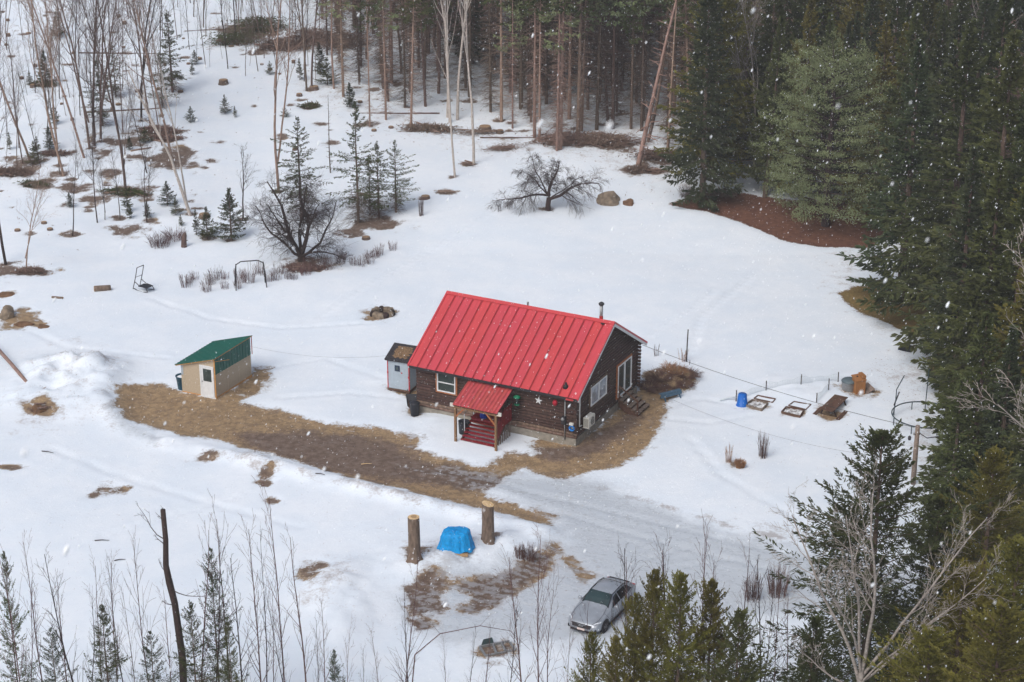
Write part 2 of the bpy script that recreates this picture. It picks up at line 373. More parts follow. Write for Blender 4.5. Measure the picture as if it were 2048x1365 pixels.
    isl = math_('MULTIPLY', step(math_('ADD', math_('MULTIPLY', nA, .6), math_('MULTIPLY', nS, .5)), .64, .70), math_('SUBTRACT', 1.0, step(attr('bare'), .93, 1.0)))
    bc = mix(math_('MULTIPLY', math_('MULTIPLY', isl, math_('SUBTRACT', 1.0, math_('MULTIPLY', mudM, .6))), .8), bc, lin((198,202,208)))
    c = mix(bareM, c, bc)
    nc = mix(step(nE, .3, .7), lin((96,60,48)), lin((128,88,68))); nc = mix(step(nC, .38, .64), mix(.5, nc, lin((60,42,34))), nc)
    grn = mix(step(nB, .3, .7), lin((98,82,48)), lin((134,112,68)))
    nc = mix(step(math_('ADD', attr('olive'), math_('MULTIPLY', wob, .4)), .3, .7), nc, grn)
    c = mix(needM, c, nc)
    L(c, b.inputs['Base Color'])
    r = math_('SUBTRACT', .85, math_('MULTIPLY', math_('MULTIPLY', iceM, math_('SUBTRACT', 1., bareM)), .42)); r = math_('SUBTRACT', r, math_('MULTIPLY', wet, .35)); L(r, b.inputs['Roughness'])
    b.inputs['Specular IOR Level'].default_value = .35
    bp = nd(nt, 'ShaderNodeBump'); bp.inputs['Distance'].default_value = .10
    L(math_('ADD', .45, math_('MULTIPLY', bareM, .05)), bp.inputs['Strength'])
    hgt = math_('ADD', math_('ADD', math_('MULTIPLY', nB, .5), math_('MULTIPLY', nC, .35)), math_('MULTIPLY', nA, .5)); L(hgt, bp.inputs['Height']); L(bp.outputs[0], b.inputs['Normal'])
    return m
nx, ny = len(xs), len(ys)
I = np.arange(nx*ny).reshape(ny, nx)
F = np.stack([I[:-1,:-1], I[:-1,1:], I[1:,1:], I[1:,:-1]], -1).reshape(-1, 4)
gme = np_mesh('ground', np.stack([GX, GY, GH], -1).reshape(-1, 3), F, ground_material(), True)
olive = np.where((GX > 14) & (GY < 137), 1.0, 0.) * A_N
edge_olive = np.where((GX > 14) & (GY >= 140), np.clip(1.5-A_N*1.5, 0, .6), 0)
for n, A in (('bare', A_B), ('mud', A_M), ('ice', A_I), ('needles', A_N), ('dirty', A_D), ('olive', np.maximum(olive, edge_olive*0))):
    a = gme.attributes.new(n, 'FLOAT', 'POINT'); a.data.foreach_set('value', A.astype(np.float32).ravel())
ground = link('ground', gme); ground['kind'] = 'structure'; ground['label'] = 'snow covered clearing with bare straw and mud patches'
#SECTION_END_TERRAIN
# ------------------------------------------------------------------ palette
M = lambda n: MATS[n]
mat('log_stain', (74,54,48), .75, .35, 5, .5, stretch=(1,1,1), rnd=.16)
mat('log_stain_old', (112,92,80), .85, .4, 5, .5, rnd=.15)
mat('log_end', (58,42,36), .85, .3, 9)
mat('concrete', (140,134,124), .9, .18, 4, .3)
mat('roof_red', (190,62,70), .42, .09, 2.2, spec=.5, rnd=.035, stretch=(2.5,.5,.5))
mat('roof_red_dull', (186,76,76), .5, .12, 3, spec=.4, rnd=.05)
mat('dark_metal', (58,56,60), .5, .2, 5, metal=.4)
mat('gap_shade', (70,18,22), .8, .2, 5)  # dark red deck colour paints the shadow lines in the roof seam gaps
mat('white_trim', (214,216,218), .5, .06, 5)
mat('cedar', (158,98,62), .8, .25, 8, .2)
mat('post_wood', (128,98,70), .85, .3, 9, .3, stretch=(4,4,.6))
mat('grey_wood', (122,108,98), .9, .3, 7, .3, rnd=.12)
mat('brown_wood', (92,68,56), .9, .3, 7, .3, rnd=.1)
mat('red_paint', (128,26,34), .6, .25, 6, rnd=.08)
mat('galv', (150,152,154), .4, .12, 8, metal=.5)
mat('steel_black', (40,38,42), .5, .2, 8, metal=.3)
mat('osb', (176,161,140), .9, .14, 14, .1, rnd=.03)
mat('osb_orange', (190,140,84), .85, .2, 10)
mat('green_metal', (2,88,76), .45, .1, 3, spec=.4, rnd=.05)
mat('shed_grey', (160,172,182), .7, .07, 4)
mat('red_trim', (178,52,54), .6, .3, 9)
mat('shingle', (52,50,54), .95, .3, 12, .4, rnd=.1)
mat('moss_litter', (122,98,74), .95, .4, 12, .6)
mat('beige', (206,204,196), .5, .06, 5)
mat('bark_grey', (112,96,84), .95, .35, 9, .6, stretch=(1,1,.35))
mat('bark_brown', (96,80,72), .95, .35, 9, .6, rnd=.2)
mat('bark_dark', (56,44,42), .95, .35, 9, .5, rnd=.2)
mat('bark_tan', (140,116,104), .95, .25, 7, .5, rnd=.12, stretch=(1,1,.4))
mat('bark_birch', (176,166,158), .8, .22, 5, .3, stretch=(1,1,2.2))
mat('bark_pale', (146,138,131), .8, .3, 5, .3, stretch=(1,1,2.2))
mat('twig_red', (92,66,64), .9, .25, 6, rnd=.15)
mat('twig_dead', (124,103,93), .95, .3, 6, rnd=.2)
mat('cut_wood', (208,172,122), .85, .16, 9, col2=(226,200,160))
mat('cut_dull', (150,124,98), .9, .3, 9)
mat('cut_old', (170,140,104), .9, .25, 9)
mat('tarp_blue', (0,142,208), .5, .16, 7, .7)
mat('plastic_blue', (16,98,186), .4, .1, 5)
mat('plastic_black', (34,36,44), .5, .2, 5)
mat('rock', (128,114,98), .95, .35, 3, .8)
mat('rock_brown', (108,82,62), .95, .35, 3, .8)
mat('snowy_top', (226,230,236), .8, .04, 5)
mat('needles_spruce', (72,78,42), .75, .35, 1.2, rnd=.22)
mat('needles_olive', (104,100,42), .75, .35, 1.2, rnd=.16)
mat('needles_dark', (62,71,46), .75, .35, 1.2, rnd=.22)
mat('needles_pine', (122,132,94), .75, .30, .8, rnd=.16)
mat('needles_yellow', (108,102,36), .75, .35, 1.2, rnd=.12)
mat('tuft_straw', (150,112,82), .95, .3, 5)
mat('shrub_brown', (98,74,68), .95, .35, 3)
mat('straw_blades', (158,128,88), .95, .35, .8)
mat('flake', (240,244,248), .6, .02, 3)
def glass(name, rgb, rough=.06):
    m = mat(name, rgb, rough, .35, 2.2, spec=.6); return m
glass('glass_dark', (52,64,64)); glass('glass_green', (52,66,68)); glass('glass_pale', (140,148,158))

# ------------------------------------------------------------------ log cabin
A = 0.4764; L_, W_ = 10.64, 8.842; X0, Y0 = 3.764, 106.566; ZR, ZE, OE, OL = 6.374, 3.337, .515, .362
HZ = gz(-1, 110)*.3
def HP(x, y, z=0):
    """cabin coordinates -> world"""
    return (X0 + x*cos(A) + y*sin(A), Y0 - x*sin(A) + y*cos(A), HZ + z)
SL = (ZR-ZE)/(W_/2+OE)
def z_under(y): return ZR - SL*abs(y-W_/2) - .16
def cabin():
    t = thing('log_cabin', 'dark brown log cabin with a red standing seam metal roof in the clearing', 'cabin', HP(0,0), -A)
    MB().box(-L_, 0, 0, W_, -.5, .45).build('foundation', M('concrete'), t)
    w = MB(); prof = [(.1,.46),(W_-.1,.46),(W_-.1,z_under(.1)-.05),(W_/2,z_under(W_/2)-.05),(.1,z_under(.1)-.05)]
    w.prism(prof, 'x', -L_+.1, -.1).build('wall', M('log_stain'), t)
    ch, r = .19, .108
    openings_f = [(-9.42,-7.92,1.66,3.12)]
    openings_g = [(1.72,4.22,1.72,3.2),(5.62,7.86,.78,3.1)]
    def log(p, q, old=False):
        n = 9; m_ = MB(); P, Q = Vector(p), Vector(q)
        pts = [P.lerp(Q, k/3) for k in range(4)]
        m_.tube(pts, [r*random.uniform(.97,1.05) for _ in pts], n)
        m_.build('log', M('log_stain_old' if old else 'log_stain'), t, True)
    k = 0; z = .45+ch/2
    while z < z_under(0)-.02:
        segs = [(-L_-.16, .0)]
        for a, b, lo, hi in openings_f:
            if lo < z < hi: segs = [(-L_-.16, a), (b, .0)]
        for a, b in segs: log((a, .1, z), (b, .1, z), old=(k in (0,1,2) and b-a > 0 and k < 2))
        z += ch; k += 1
    z = .45+ch; k = 0
    while z < z_under(W_/2)-.15:
        yo = (ZR-.16-z)/SL; y0, y1 = max(.02, W_/2-yo+.05), min(W_+.06, W_/2+yo-.05)
        segs = [(y0, y1)]
        for a, b, lo, hi in openings_g:
            if lo < z < hi:
                segs = [s2 for s1 in segs for s2 in ((s1[0], min(a, s1[1])), (max(b, s1[0]), s1[1])) if s2[1]-s2[0] > .05]
        for a, b in segs: log((-.1, a, z), (-.1, b, z))
        z += ch; k += 1
    z = .45+ch/2
    le = MB().tube([(-.1, W_+.05, 0), (.17, W_+.05, 0)], .098, 10).mesh('log_end', M('log_stain'), True)
    lw = MB().tube([(-L_+.1, W_+.2, .09), (-L_+.1, .3, .09)], r, 8).mesh('log', M('log_stain'), True)
    ze_ = .58
    while ze_ < z_under(W_)-.1: link('log_end', le, t).location = (0,0,ze_); ze_ += .232
    while z < z_under(W_)-.02:
         link('log', lw, t).location = (0,0,z); z += ch
    # windows and the sliding door
    def window(x0, x1, z0, z1, plane, panes, trimm, glassm, name='window', bar='h'):
        f = .07; d0, d1 = (-.14, .02)
        def bx(mb, a, b, c, d, e0, e1):
            if plane == 'front': mb.box(a, b, e0, e1, c, d)
            else: mb.box(-e1, -e0, a, b, c, d)
        mb = MB(); bx(mb, x0-.11, x0, z0-.1, z1+.1, -.06, .05); bx(mb, x1, x1+.11, z0-.1, z1+.1, -.06, .05); bx(mb, x0, x1, z1, z1+.1, -.065, .05); bx(mb, x0, x1, z0-.1, z0, -.075, .05)
        o = mb.build(name, trimm, t)
        fr = MB(); bx(fr, x0, x0+f, z0, z1, -.1, .05); bx(fr, x1-f, x1, z0, z1, -.1, .05); bx(fr, x0+f, x1-f, z1-f, z1, -.1, .05); bx(fr, x0+f, x1-f, z0, z0+f, -.1, .05)
        if bar == 'h': zm = (z0+z1)/2; bx(fr, x0+f, x1-f, zm-.03, zm+.03, -.095, .05)
        else: xm = (x0+x1)/2; bx(fr, xm-.06, xm+.06, z0+f, z1-f, -.095, .05)
        fr.build('frame', M('white_trim'), o)
        if bar == 'h': rects = [(x0+f, x1-f, z0+f, zm-.03), (x0+f, x1-f, zm+.03, z1-f)]
        else: rects = [(x0+f, xm-.06, z0+f, z1-f), (xm+.06, x1-f, z0+f, z1-f)]
        for a, b, c, d in rects:
            p = MB(); bx(p, a-.01, b+.01, c-.01, d+.01, -.045, .04); p.build('pane', glassm, o)
    window(-9.30, -8.04, 1.78, 3.0, 'front', 2, M('cedar'), M('glass_dark'))
    window(1.86, 4.08, 1.86, 3.06, 'gable', 2, M('log_stain_old'), M('glass_pale'), bar='v')
    window(5.75, 7.74, .9, 2.98, 'gable', 2, M('cedar'), M('glass_dark'), 'sliding_door', bar='v')
    # front door behind the porch
    d = MB(); d.box(-5.85, -4.9, -.06, .02, 1.0, 2.98); d.build('door', M('red_paint'), t); 
    # roof
    x0, x1 = -L_-OL, OL
    def Z(y): return ZR - SL*abs(y-W_/2)
    dk = MB(); ye = -OE; yb = W_+OE
    pr = [(ye, Z(ye)-.16), (W_/2, ZR-.16), (yb, Z(yb)-.16), (yb, Z(yb)-.02), (W_/2, ZR-.02), (ye, Z(ye)-.02)]
    dk.prism(pr, 'x', x0+.02, x1-.02); roof = dk.build('roof', M('gap_shade'), t)
    n = 18; pw = (x1-x0)/n
    sl = sqrt(1+SL*SL); nrm = Vector((0, -SL/sl, 1/sl))
    def panel(front):
        mb = MB(); yE, yR = (ye-.05, W_/2) if front else (yb+.05, W_/2)
        s = 1 if front else -1; nn = Vector((0, -s*SL/sl, 1/sl))
        def slab(xa, xb, lo, hi):
            vs = []
            for xx in (xa, xb):
                for yy in (yE, yR):
                    for o_ in (lo, hi):
                        p = Vector((xx, yy, Z(yy))) + nn*o_; 
                        vs.append(p)
            mb.add(vs, [(0,2,3,1),(4,5,7,6),(0,1,5,4),(2,6,7,3),(0,4,6,2),(1,3,7,5)])
        slab(.022, pw-.022, -.015, .0); slab(.022, .048, .0, .052); slab(pw-.048, pw-.022, 0, .052)
        return mb.mesh('roof_panel', M('roof_red'))
    pf, pb = panel(True), panel(False)
    for i in range(n):
        for me in (pf, pb):
            o = link('roof_panel', me, roof); o.location = (x0+i*pw, 0, .012)
    rc = MB()
    for s in (-1, 1):
        a = W_/2; vs = [(xx, a+s*dy, ZR+.075-SL*dy+dz) for xx in (x0-.02, x1+.02) for dy in (0, .2) for dz in (-.01, .012)]
        rc.add(vs, [(0,2,3,1),(4,5,7,6),(0,1,5,4),(2,6,7,3),(0,4,6,2),(1,3,7,5)])
    rc.build('ridge_cap', M('roof_red'), roof)
    for xx in (x0-.0, x1):
        rk = MB()
        for s in (-1, 1):
            yy = W_/2 + s*(W_/2+OE)
            vs = [(xx+dx, y_, zz) for dx in (-.02, .012) for y_, zz in ((yy, Z(yy)-.24), (yy, Z(yy)-.03), (W_/2, ZR-.03), (W_/2, ZR-.24))]
            rk.add(vs, [(0,1,2,3),(7,6,5,4),(0,4,5,1),(1,5,6,2),(2,6,7,3),(3,7,4,0)])
        rk.build('rake_board', M('white_trim'), roof)
        rr_ = MB()
        for s in (-1, 1):
            yy = W_/2 + s*(W_/2+OE+.05)
            vs = [(xx+dx, y_, zz) for dx in (-.06, .03) for y_, zz in ((yy, Z(yy)-.06), (yy, Z(yy)+.075), (W_/2, ZR+.075), (W_/2, ZR-.06))]
            rr_.add(vs, [(0,1,2,3),(7,6,5,4),(0,4,5,1),(1,5,6,2),(2,6,7,3),(3,7,4,0)])
        rr_.build('rake_flashing', M('roof_red'), roof)
    for i in range(9):
        pu = MB()
        y = .35 + i*1.0
        if abs(y-W_/2) < .3: continue
        pu.box(-.05, OL-.03, y-.06, y+.06, z_under(y)-.16, z_under(y)-.012).build('purlin_end', M('log_end'), t)
    MB().box(-L_-OL+.03, OL-.03, ye-.02, ye+.012, Z(ye)-.2, Z(ye)-.03).build('eave_fascia', M('dark_metal'), roof)
    MB().box(.06-.45, .06+.02, ye-.17, ye-.04, Z(ye)-.14, Z(ye)-.085).build('drip_edge', M('roof_red'), roof)
    # chimney, vents
    ck = MB(); cy, cx = 5.2, -.88; zc = Z(cy)
    ck.lathe([(.10, zc-.1), (.10, zc+1.12)], 12, (cx, cy, 0)); c = ck.build('chimney_pipe', M('galv'), roof, True)
    MB().lathe([(.11, zc+.2), (.116, zc+.22), (.116, zc+.42), (.11, zc+.44)], 12, (cx, cy, 0)).build('pipe_band', M('red_trim'), roof, True)
    MB().lathe([(.15, zc+1.12), (.17, zc+1.16), (.17, zc+1.24), (.06, zc+1.32)], 12, (cx, cy, 0)).build('chimney_cap', M('dark_metal'), roof, True)
    MB().lathe([(.24, zc-.06), (.22, zc+.1), (.12, zc+.16)], 12, (cx, cy, 0)).build('flashing', M('galv'), roof, True)
    MB().lathe([(.05, 0), (.05, .3), (.07, .31), (.07, .36)], 8, (-5.6, 4.75, Z(4.75))).build('vent_pipe', M('galv'), roof, True)
    v = MB(); vy = .05; vx = -.72
    v.lathe([(.2, -.12), (.14, .06), (.07, .12), (.07, .22), (.05, .24)], 10, (vx, vy, Z(vy)+.03)); v.build('roof_vent', M('steel_black'), roof, True)
    v = MB().box(-.1-.3, .1-.3, W_/2-.34, W_/2-.22, ZR-.12, ZR-.05); v.build('ridge_patch', M('dark_metal'), roof)
    # service conduit with meter
    cdt = MB().tube([(-.7, -.07, .32), (-.7, -.07, 3.0)], .035, 8).build('conduit', M('galv'), t, True)
    MB().box(-.88, -.62, -.22, -.02, 1.35, 1.85).build('meter_box', M('dark_metal'), t, bevel=.02)
    dial = MB().lathe([(.1, -.0), (.1, .09), (.07, .11)], 12, (0,0,0)).build('meter_dial', M('galv'), t, True)
    dial.location = (-.76, -.215, 1.72); dial.rotation_euler = (pi/2, 0, 0)
    MB().box(-.4, -.14, -.16, -.0, 1.36, 1.5).build('outlet_box', M('beige'), t, bevel=.01)
    MB().tube([(.08, .3, 1.2), (.08, .3, 3.15), (.1, .12, 3.3)], .045, 6).build('downpipe', M('white_trim'), t, True)
    MB().tube([(.08, .3, 1.2), (.08, .62, 1.14)], .04, 6).build('line_cover', M('white_trim'), t, True)
    return t
cabin()

def porch():
    t = thing('porch', 'small porch with red ribbed roof, cedar posts and red steps at the cabin front', 'porch', HP(0,0), -A)
    xl, xr = -7.02, -4.05; zt, zo = 3.03, 2.44; yo = -2.72
    xo0, xo1 = -6.78, -3.76
    def P(u, v, dz=0):   # u across 0..1, v down 0..1
        return Vector((xl + (xr-xl)*u + .27*v, -.13 + (yo+.13)*v, zt + (zo-zt)*v + dz))
    d = MB(); vs = [P(u, v, dz) for u in (0,1) for v in (0,1) for dz in (-.09,-.02)]
    d.add(vs, [(0,2,3,1),(4,5,7,6),(0,1,5,4),(2,6,7,3),(0,4,6,2),(1,3,7,5)]); rf = d.build('roof', M('gap_shade'), t)
    n = 12
    for i in range(n):
        mb = MB(); u0, u1 = (i+.04)/n, (i+.96)/n
        def slab(a, b, lo, hi):
            vs = [P(u, v, dz) + Vector((0, -.05*v, 0)) for u in (a, b) for v in (0,1) for dz in (lo, hi)]
            mb.add(vs, [(0,2,3,1),(4,5,7,6),(0,1,5,4),(2,6,7,3),(0,4,6,2),(1,3,7,5)])
        slab(u0, u1, -.018, .0); slab(u0, u0+.16/n, 0, .035); slab(u1-.16/n, u1, 0, .035)
        mb.build('roof_panel', M('roof_red_dull'), rf)
    MB().beam((xo0-.1, yo+.12, zo-.16), (xo1+.1, yo+.12, zo-.16), .12, .16).build('beam', M('post_wood'), t)
    for x in (xo0-.08, xo1+.02): MB().beam((x-.12, yo+.1, zo-.09), (x+.16, yo+.1, zo-.09), .1, .2).build('beam_end', M('snowy_top' ) if False else M('beige'), t)
    for px_, py_ in ((-6.65, yo+.12), (-3.95, yo+.12)):
        MB().box(px_-.065, px_+.065, py_-.065, py_+.065, -.2, zo-.24).build('post', M('post_wood'), t)
    MB().beam((-6.6, yo+.12, 1.65), (-6.05, yo+.12, zo-.2), .09, .09).build('brace', M('cedar'), t)
    MB().beam((-4.0, yo+.12, 1.6), (-4.6, yo+.12, zo-.2), .09, .09).build('brace', M('cedar'), t)
    # landing and steps
    lx0, lx1 = -6.5, -4.25; ly = -1.02
    for k in range(6):
        y = -.14 - k*.148; MB().box(lx0, lx1, y-.138, y, .94, .985).build('deck_board', M('red_paint'), t)
    MB().box(lx0+.05, lx1-.05, ly+.02, -.15, .8, .935).build('deck_frame', M('red_paint'), t)
    for k in range(6):
        zz = .985 - (k+1)*.15; y1 = ly - k*.215
        MB().box(lx0+.02, lx1-.0, y1-.245, y1-.01, zz-.045, zz).build('stair_tread', M('red_paint'), t)
    for x in (lx0-.0, lx1-.02):
        MB().prism([(ly+.05,.72),(ly+.05,.9),(-2.33,.05),(-2.33,-.15),(-2.1,-.15)], 'x', x+.03, x+.075).build('stringer', M('brown_wood'), t)
    # right railing panel with slats, left thin rail
    MB().beam((lx1+.05, -.1, 1.95), (lx1+.05, -1.05, 1.95), .06, .09).build('handrail', M('red_paint'), t)
    MB().beam((lx1+.05, -1.0, 1.95), (lx1+.05, -2.2, 1.05), .06, .09).build('handrail', M('red_paint'), t)
    for k in range(8):
        y = -.15 - k*.13; MB().box(lx1+.03, lx1+.07, y-.09, y, .9, 1.93).build('rail_slat', M('red_paint'), t)
    for k in range(8):
        y = -1.12 - k*.14; zt_ = 1.95 - (k*.14+.1)*.75; zb_ = .88 - k*.14*.70
        MB().box(lx1+.03, lx1+.07, y-.09, y, max(zb_, .1), zt_).build('rail_slat', M('red_paint'), t)
    for k in range(7):
        y = -.55 - k*.24; MB().beam((lx1+.14, y, .02), (lx1+.02, y+.28, .78-k*.09), .10, .03, up=(1,0,0)).build('skirt_slat', M('grey_wood'), t)
    MB().tube([(lx0-.02, -1.75, .3), (lx0-.02, -1.75, 1.45)], .025, 6).build('rail_post', M('white_trim'), t)
    MB().tube([(lx0-.02, -.6, .9), (lx0-.02, -.6, 1.95)], .025, 6).build('rail_post', M('white_trim'), t)
    MB().tube([(lx0-.02, -1.75, 1.45), (lx0-.02, -.6, 1.95)], .025, 6).build('handrail', M('galv'), t)
    return t
porch()

def side_steps():
    t = thing('side_steps', 'weathered grey wooden steps with a handrail below the sliding glass door', 'steps', HP(0,0), -A)
    y0, y1 = 5.75, 7.45
    for k in range(5):
        zz = .80 - k*.165; xx = .16 + k*.27
        for j in range(2):
            MB().box(xx+j*.14, xx+j*.14+.125, y0, y1, zz-.045, zz).build('tread', M('grey_wood'), t)
    for y in (y0+.06, (y0+y1)/2, y1-.1):
        MB().prism([(.12,.3),(.12,.74),(.3,.74),(1.5,.02),(1.5,-.25),(.9,-.25)], 'y', y, y+.05).build('stringer', M('brown_wood'), t)
    MB().beam((1.42, y0-.02, -.2), (1.42, y0-.02, .95), .08, .08).build('rail_post', M('brown_wood'), t)
    MB().beam((.16, y0-.02, 1.72), (1.46, y0-.02, .92), .05, .09).build('handrail', M('brown_wood'), t)
    MB().beam((.18, y0-.02, .5), (.18, y0-.02, 1.75), .07, .07).build('rail_post', M('brown_wood'), t)
side_steps()

def heat_pump():
    t = thing('heat_pump', 'beige outdoor heat pump unit mounted low on the cabin gable wall', 'heat pump', HP(.16, 1.05, 1.0), -A)
    MB().box(0, .36, -.42, .48, 0, .66).build('casing', M('beige'), t, bevel=.02)
    f = MB().lathe([(.25, 0), (.25, .012)], 18).build('fan_opening', M('steel_black'), t); f.rotation_euler = (0, pi/2, 0); f.location = (.36, .1, .33)
    g = MB()
    for k in range(8): g.box(.372, .382, -.14, .34, .11+k*.06, .122+k*.06)
    g.build('fan_guard', M('beige'), t)
    s = MB()
    for k in range(9): s.box(.04+k*.035, .052+k*.035, -.432, -.42, .06, .6)
    s.build('side_grille', M('steel_black'), t)
    for y in (-.36, .4): MB().beam((-.1, y, -.03), (.42, y, -.03), .05, .05).build('bracket', M('galv'), t)
heat_pump()

# small things on and at the front wall
def star():
    pts = []
    for k in range(10):
        r = .26 if k % 2 == 0 else .10; a = pi/2 + k*pi/5; pts.append((r*cos(a), r*sin(a)))
    o = MB().prism(pts, 'y', -.03, .0).build('star_ornament', M('white_trim')); o.location = HP(-2.44, -.05, 2.50); o.rotation_euler = (0, .1, -A)
    tag(o, 'white five pointed star hung on the dark log front wall', 'ornament')
star()
t = thing('bird_feeder', 'green bird feeder hanging under the cabin eave beside the porch', 'bird feeder', HP(-3.75, -.3, 2.05), -A)
MB().lathe([(.06,.62),(.2,.55),(.22,.48),(.20,.46)], 14).build('lid', mat('feeder_green',(18,118,84),.4,.1,5), t, True)
MB().lathe([(.085,.04),(.085,.48)], 12).build('seed_tube', M('glass_green'), t, True)
MB().lathe([(.05,-.04),(.16,0),(.17,.05),(.08,.05)], 14).build('tray', M('feeder_green'), t, True)
MB().tube([(0,0,.6),(0,0,1.25)], .01, 5).build('hanger', M('steel_black'), t)
o = MB().lathe([(.03,-.26),(.13,-.2),(.15,-.05),(.12,.06),(.04,.12)], 12).build('red_lantern', mat('lantern_red',(170,26,48),.5,.15,6), None, True); o.location = HP(-1.29,-.2,2.72)
tag(o, 'small red lantern hanging under the cabin eave near the conduit', 'lantern')
t = thing('hose_reel', 'bright blue hose coil on the front wall near the right corner', 'hose', HP(-.2,-.06,1.2), -A)
hm = MB()
for k in range(4):
    hm.tube([(.14*cos(q*pi/8)*(1+.06*k), -.05-.03*k, .13*sin(q*pi/8)*(1+.06*k)) for q in range(17)], .026, 6, False)
hm.build('coil', mat('hose_blue',(20,120,200),.4,.1,5), t, True); MB().box(-.06,.06,-.05,.04,-.05,.05).build('hanger', M('galv'), t)
t = thing('trash_bin', 'black plastic bin beside the porch steps', 'bin', HP(-6.72,-1.45,.05), -A)
MB().lathe([(.24,0),(.3,.02),(.34,.72),(.36,.74),(.36,.78),(.32,.78),(.30,.70)], 16).build('bin_body', M('plastic_black'), t, True)
MB().lathe([(.0,.66),(.30,.69)], 16, cap=False).build('contents', M('moss_litter'), t)
t = thing('blue_coat', 'bright blue coat slumped on the porch landing', 'coat', HP(-5.75,-.75,.99), -A)
MB().lathe([(.22,0),(.25,.12),(.2,.34),(.13,.5),(.05,.58)], 9).build('cloth', mat('coat_blue',(28,52,150),.8,.3,7,.4), t, True)
# things by the left corner of the cabin
t = thing('garbage_can', 'black garbage can standing by the left corner of the cabin', 'bin', HP(-10.62,-.55,.05), -A)
MB().lathe([(.22,0),(.26,.02),(.3,.78),(.32,.8)], 14).build('bin_body', M('plastic_black'), t, True)
MB().lathe([(.33,.8),(.33,.85),(.2,.92),(.05,.94)], 14).build('lid', M('plastic_black'), t, True)
t = thing('wheelbarrow', 'dark wheelbarrow tipped up against the cabin left corner', 'wheelbarrow', HP(-11.25,.25,.1), -A+.5)
MB().add([(-.3,-.35,.3),(.3,-.35,.3),(.42,.45,.75),(-.42,.45,.75),(-.2,-.2,.1),(.2,-.2,.1),(.28,.25,.4),(-.28,.25,.4)], [(0,1,5,4),(1,2,6,5),(2,3,7,6),(3,0,4,7),(4,5,6,7)]).build('tray', M('plastic_black'), t)
for s in (-1,1): MB().tube([(s*.12,-.75,.15),(s*.25,.2,.35),(s*.3,.95,.85)], .022, 6).build('handle', M('brown_wood'), t)
o = MB().lathe([(.12,-.04),(.19,-.03),(.19,.03),(.12,.04)], 14).build('wheel', M('steel_black'), t); o.location=(0,-.75,.2); o.rotation_euler=(0,pi/2,0)
t = thing('log_round', 'pale cut log round by the left corner of the cabin', 'log', HP(-10.9,.55,.62), -A)
MB().tube([(-.16,0,0),(.16,0,.03)], .17, 10).build('bark', M('bark_grey'), t)
t.location = HP(-11.1,1.0,.25)

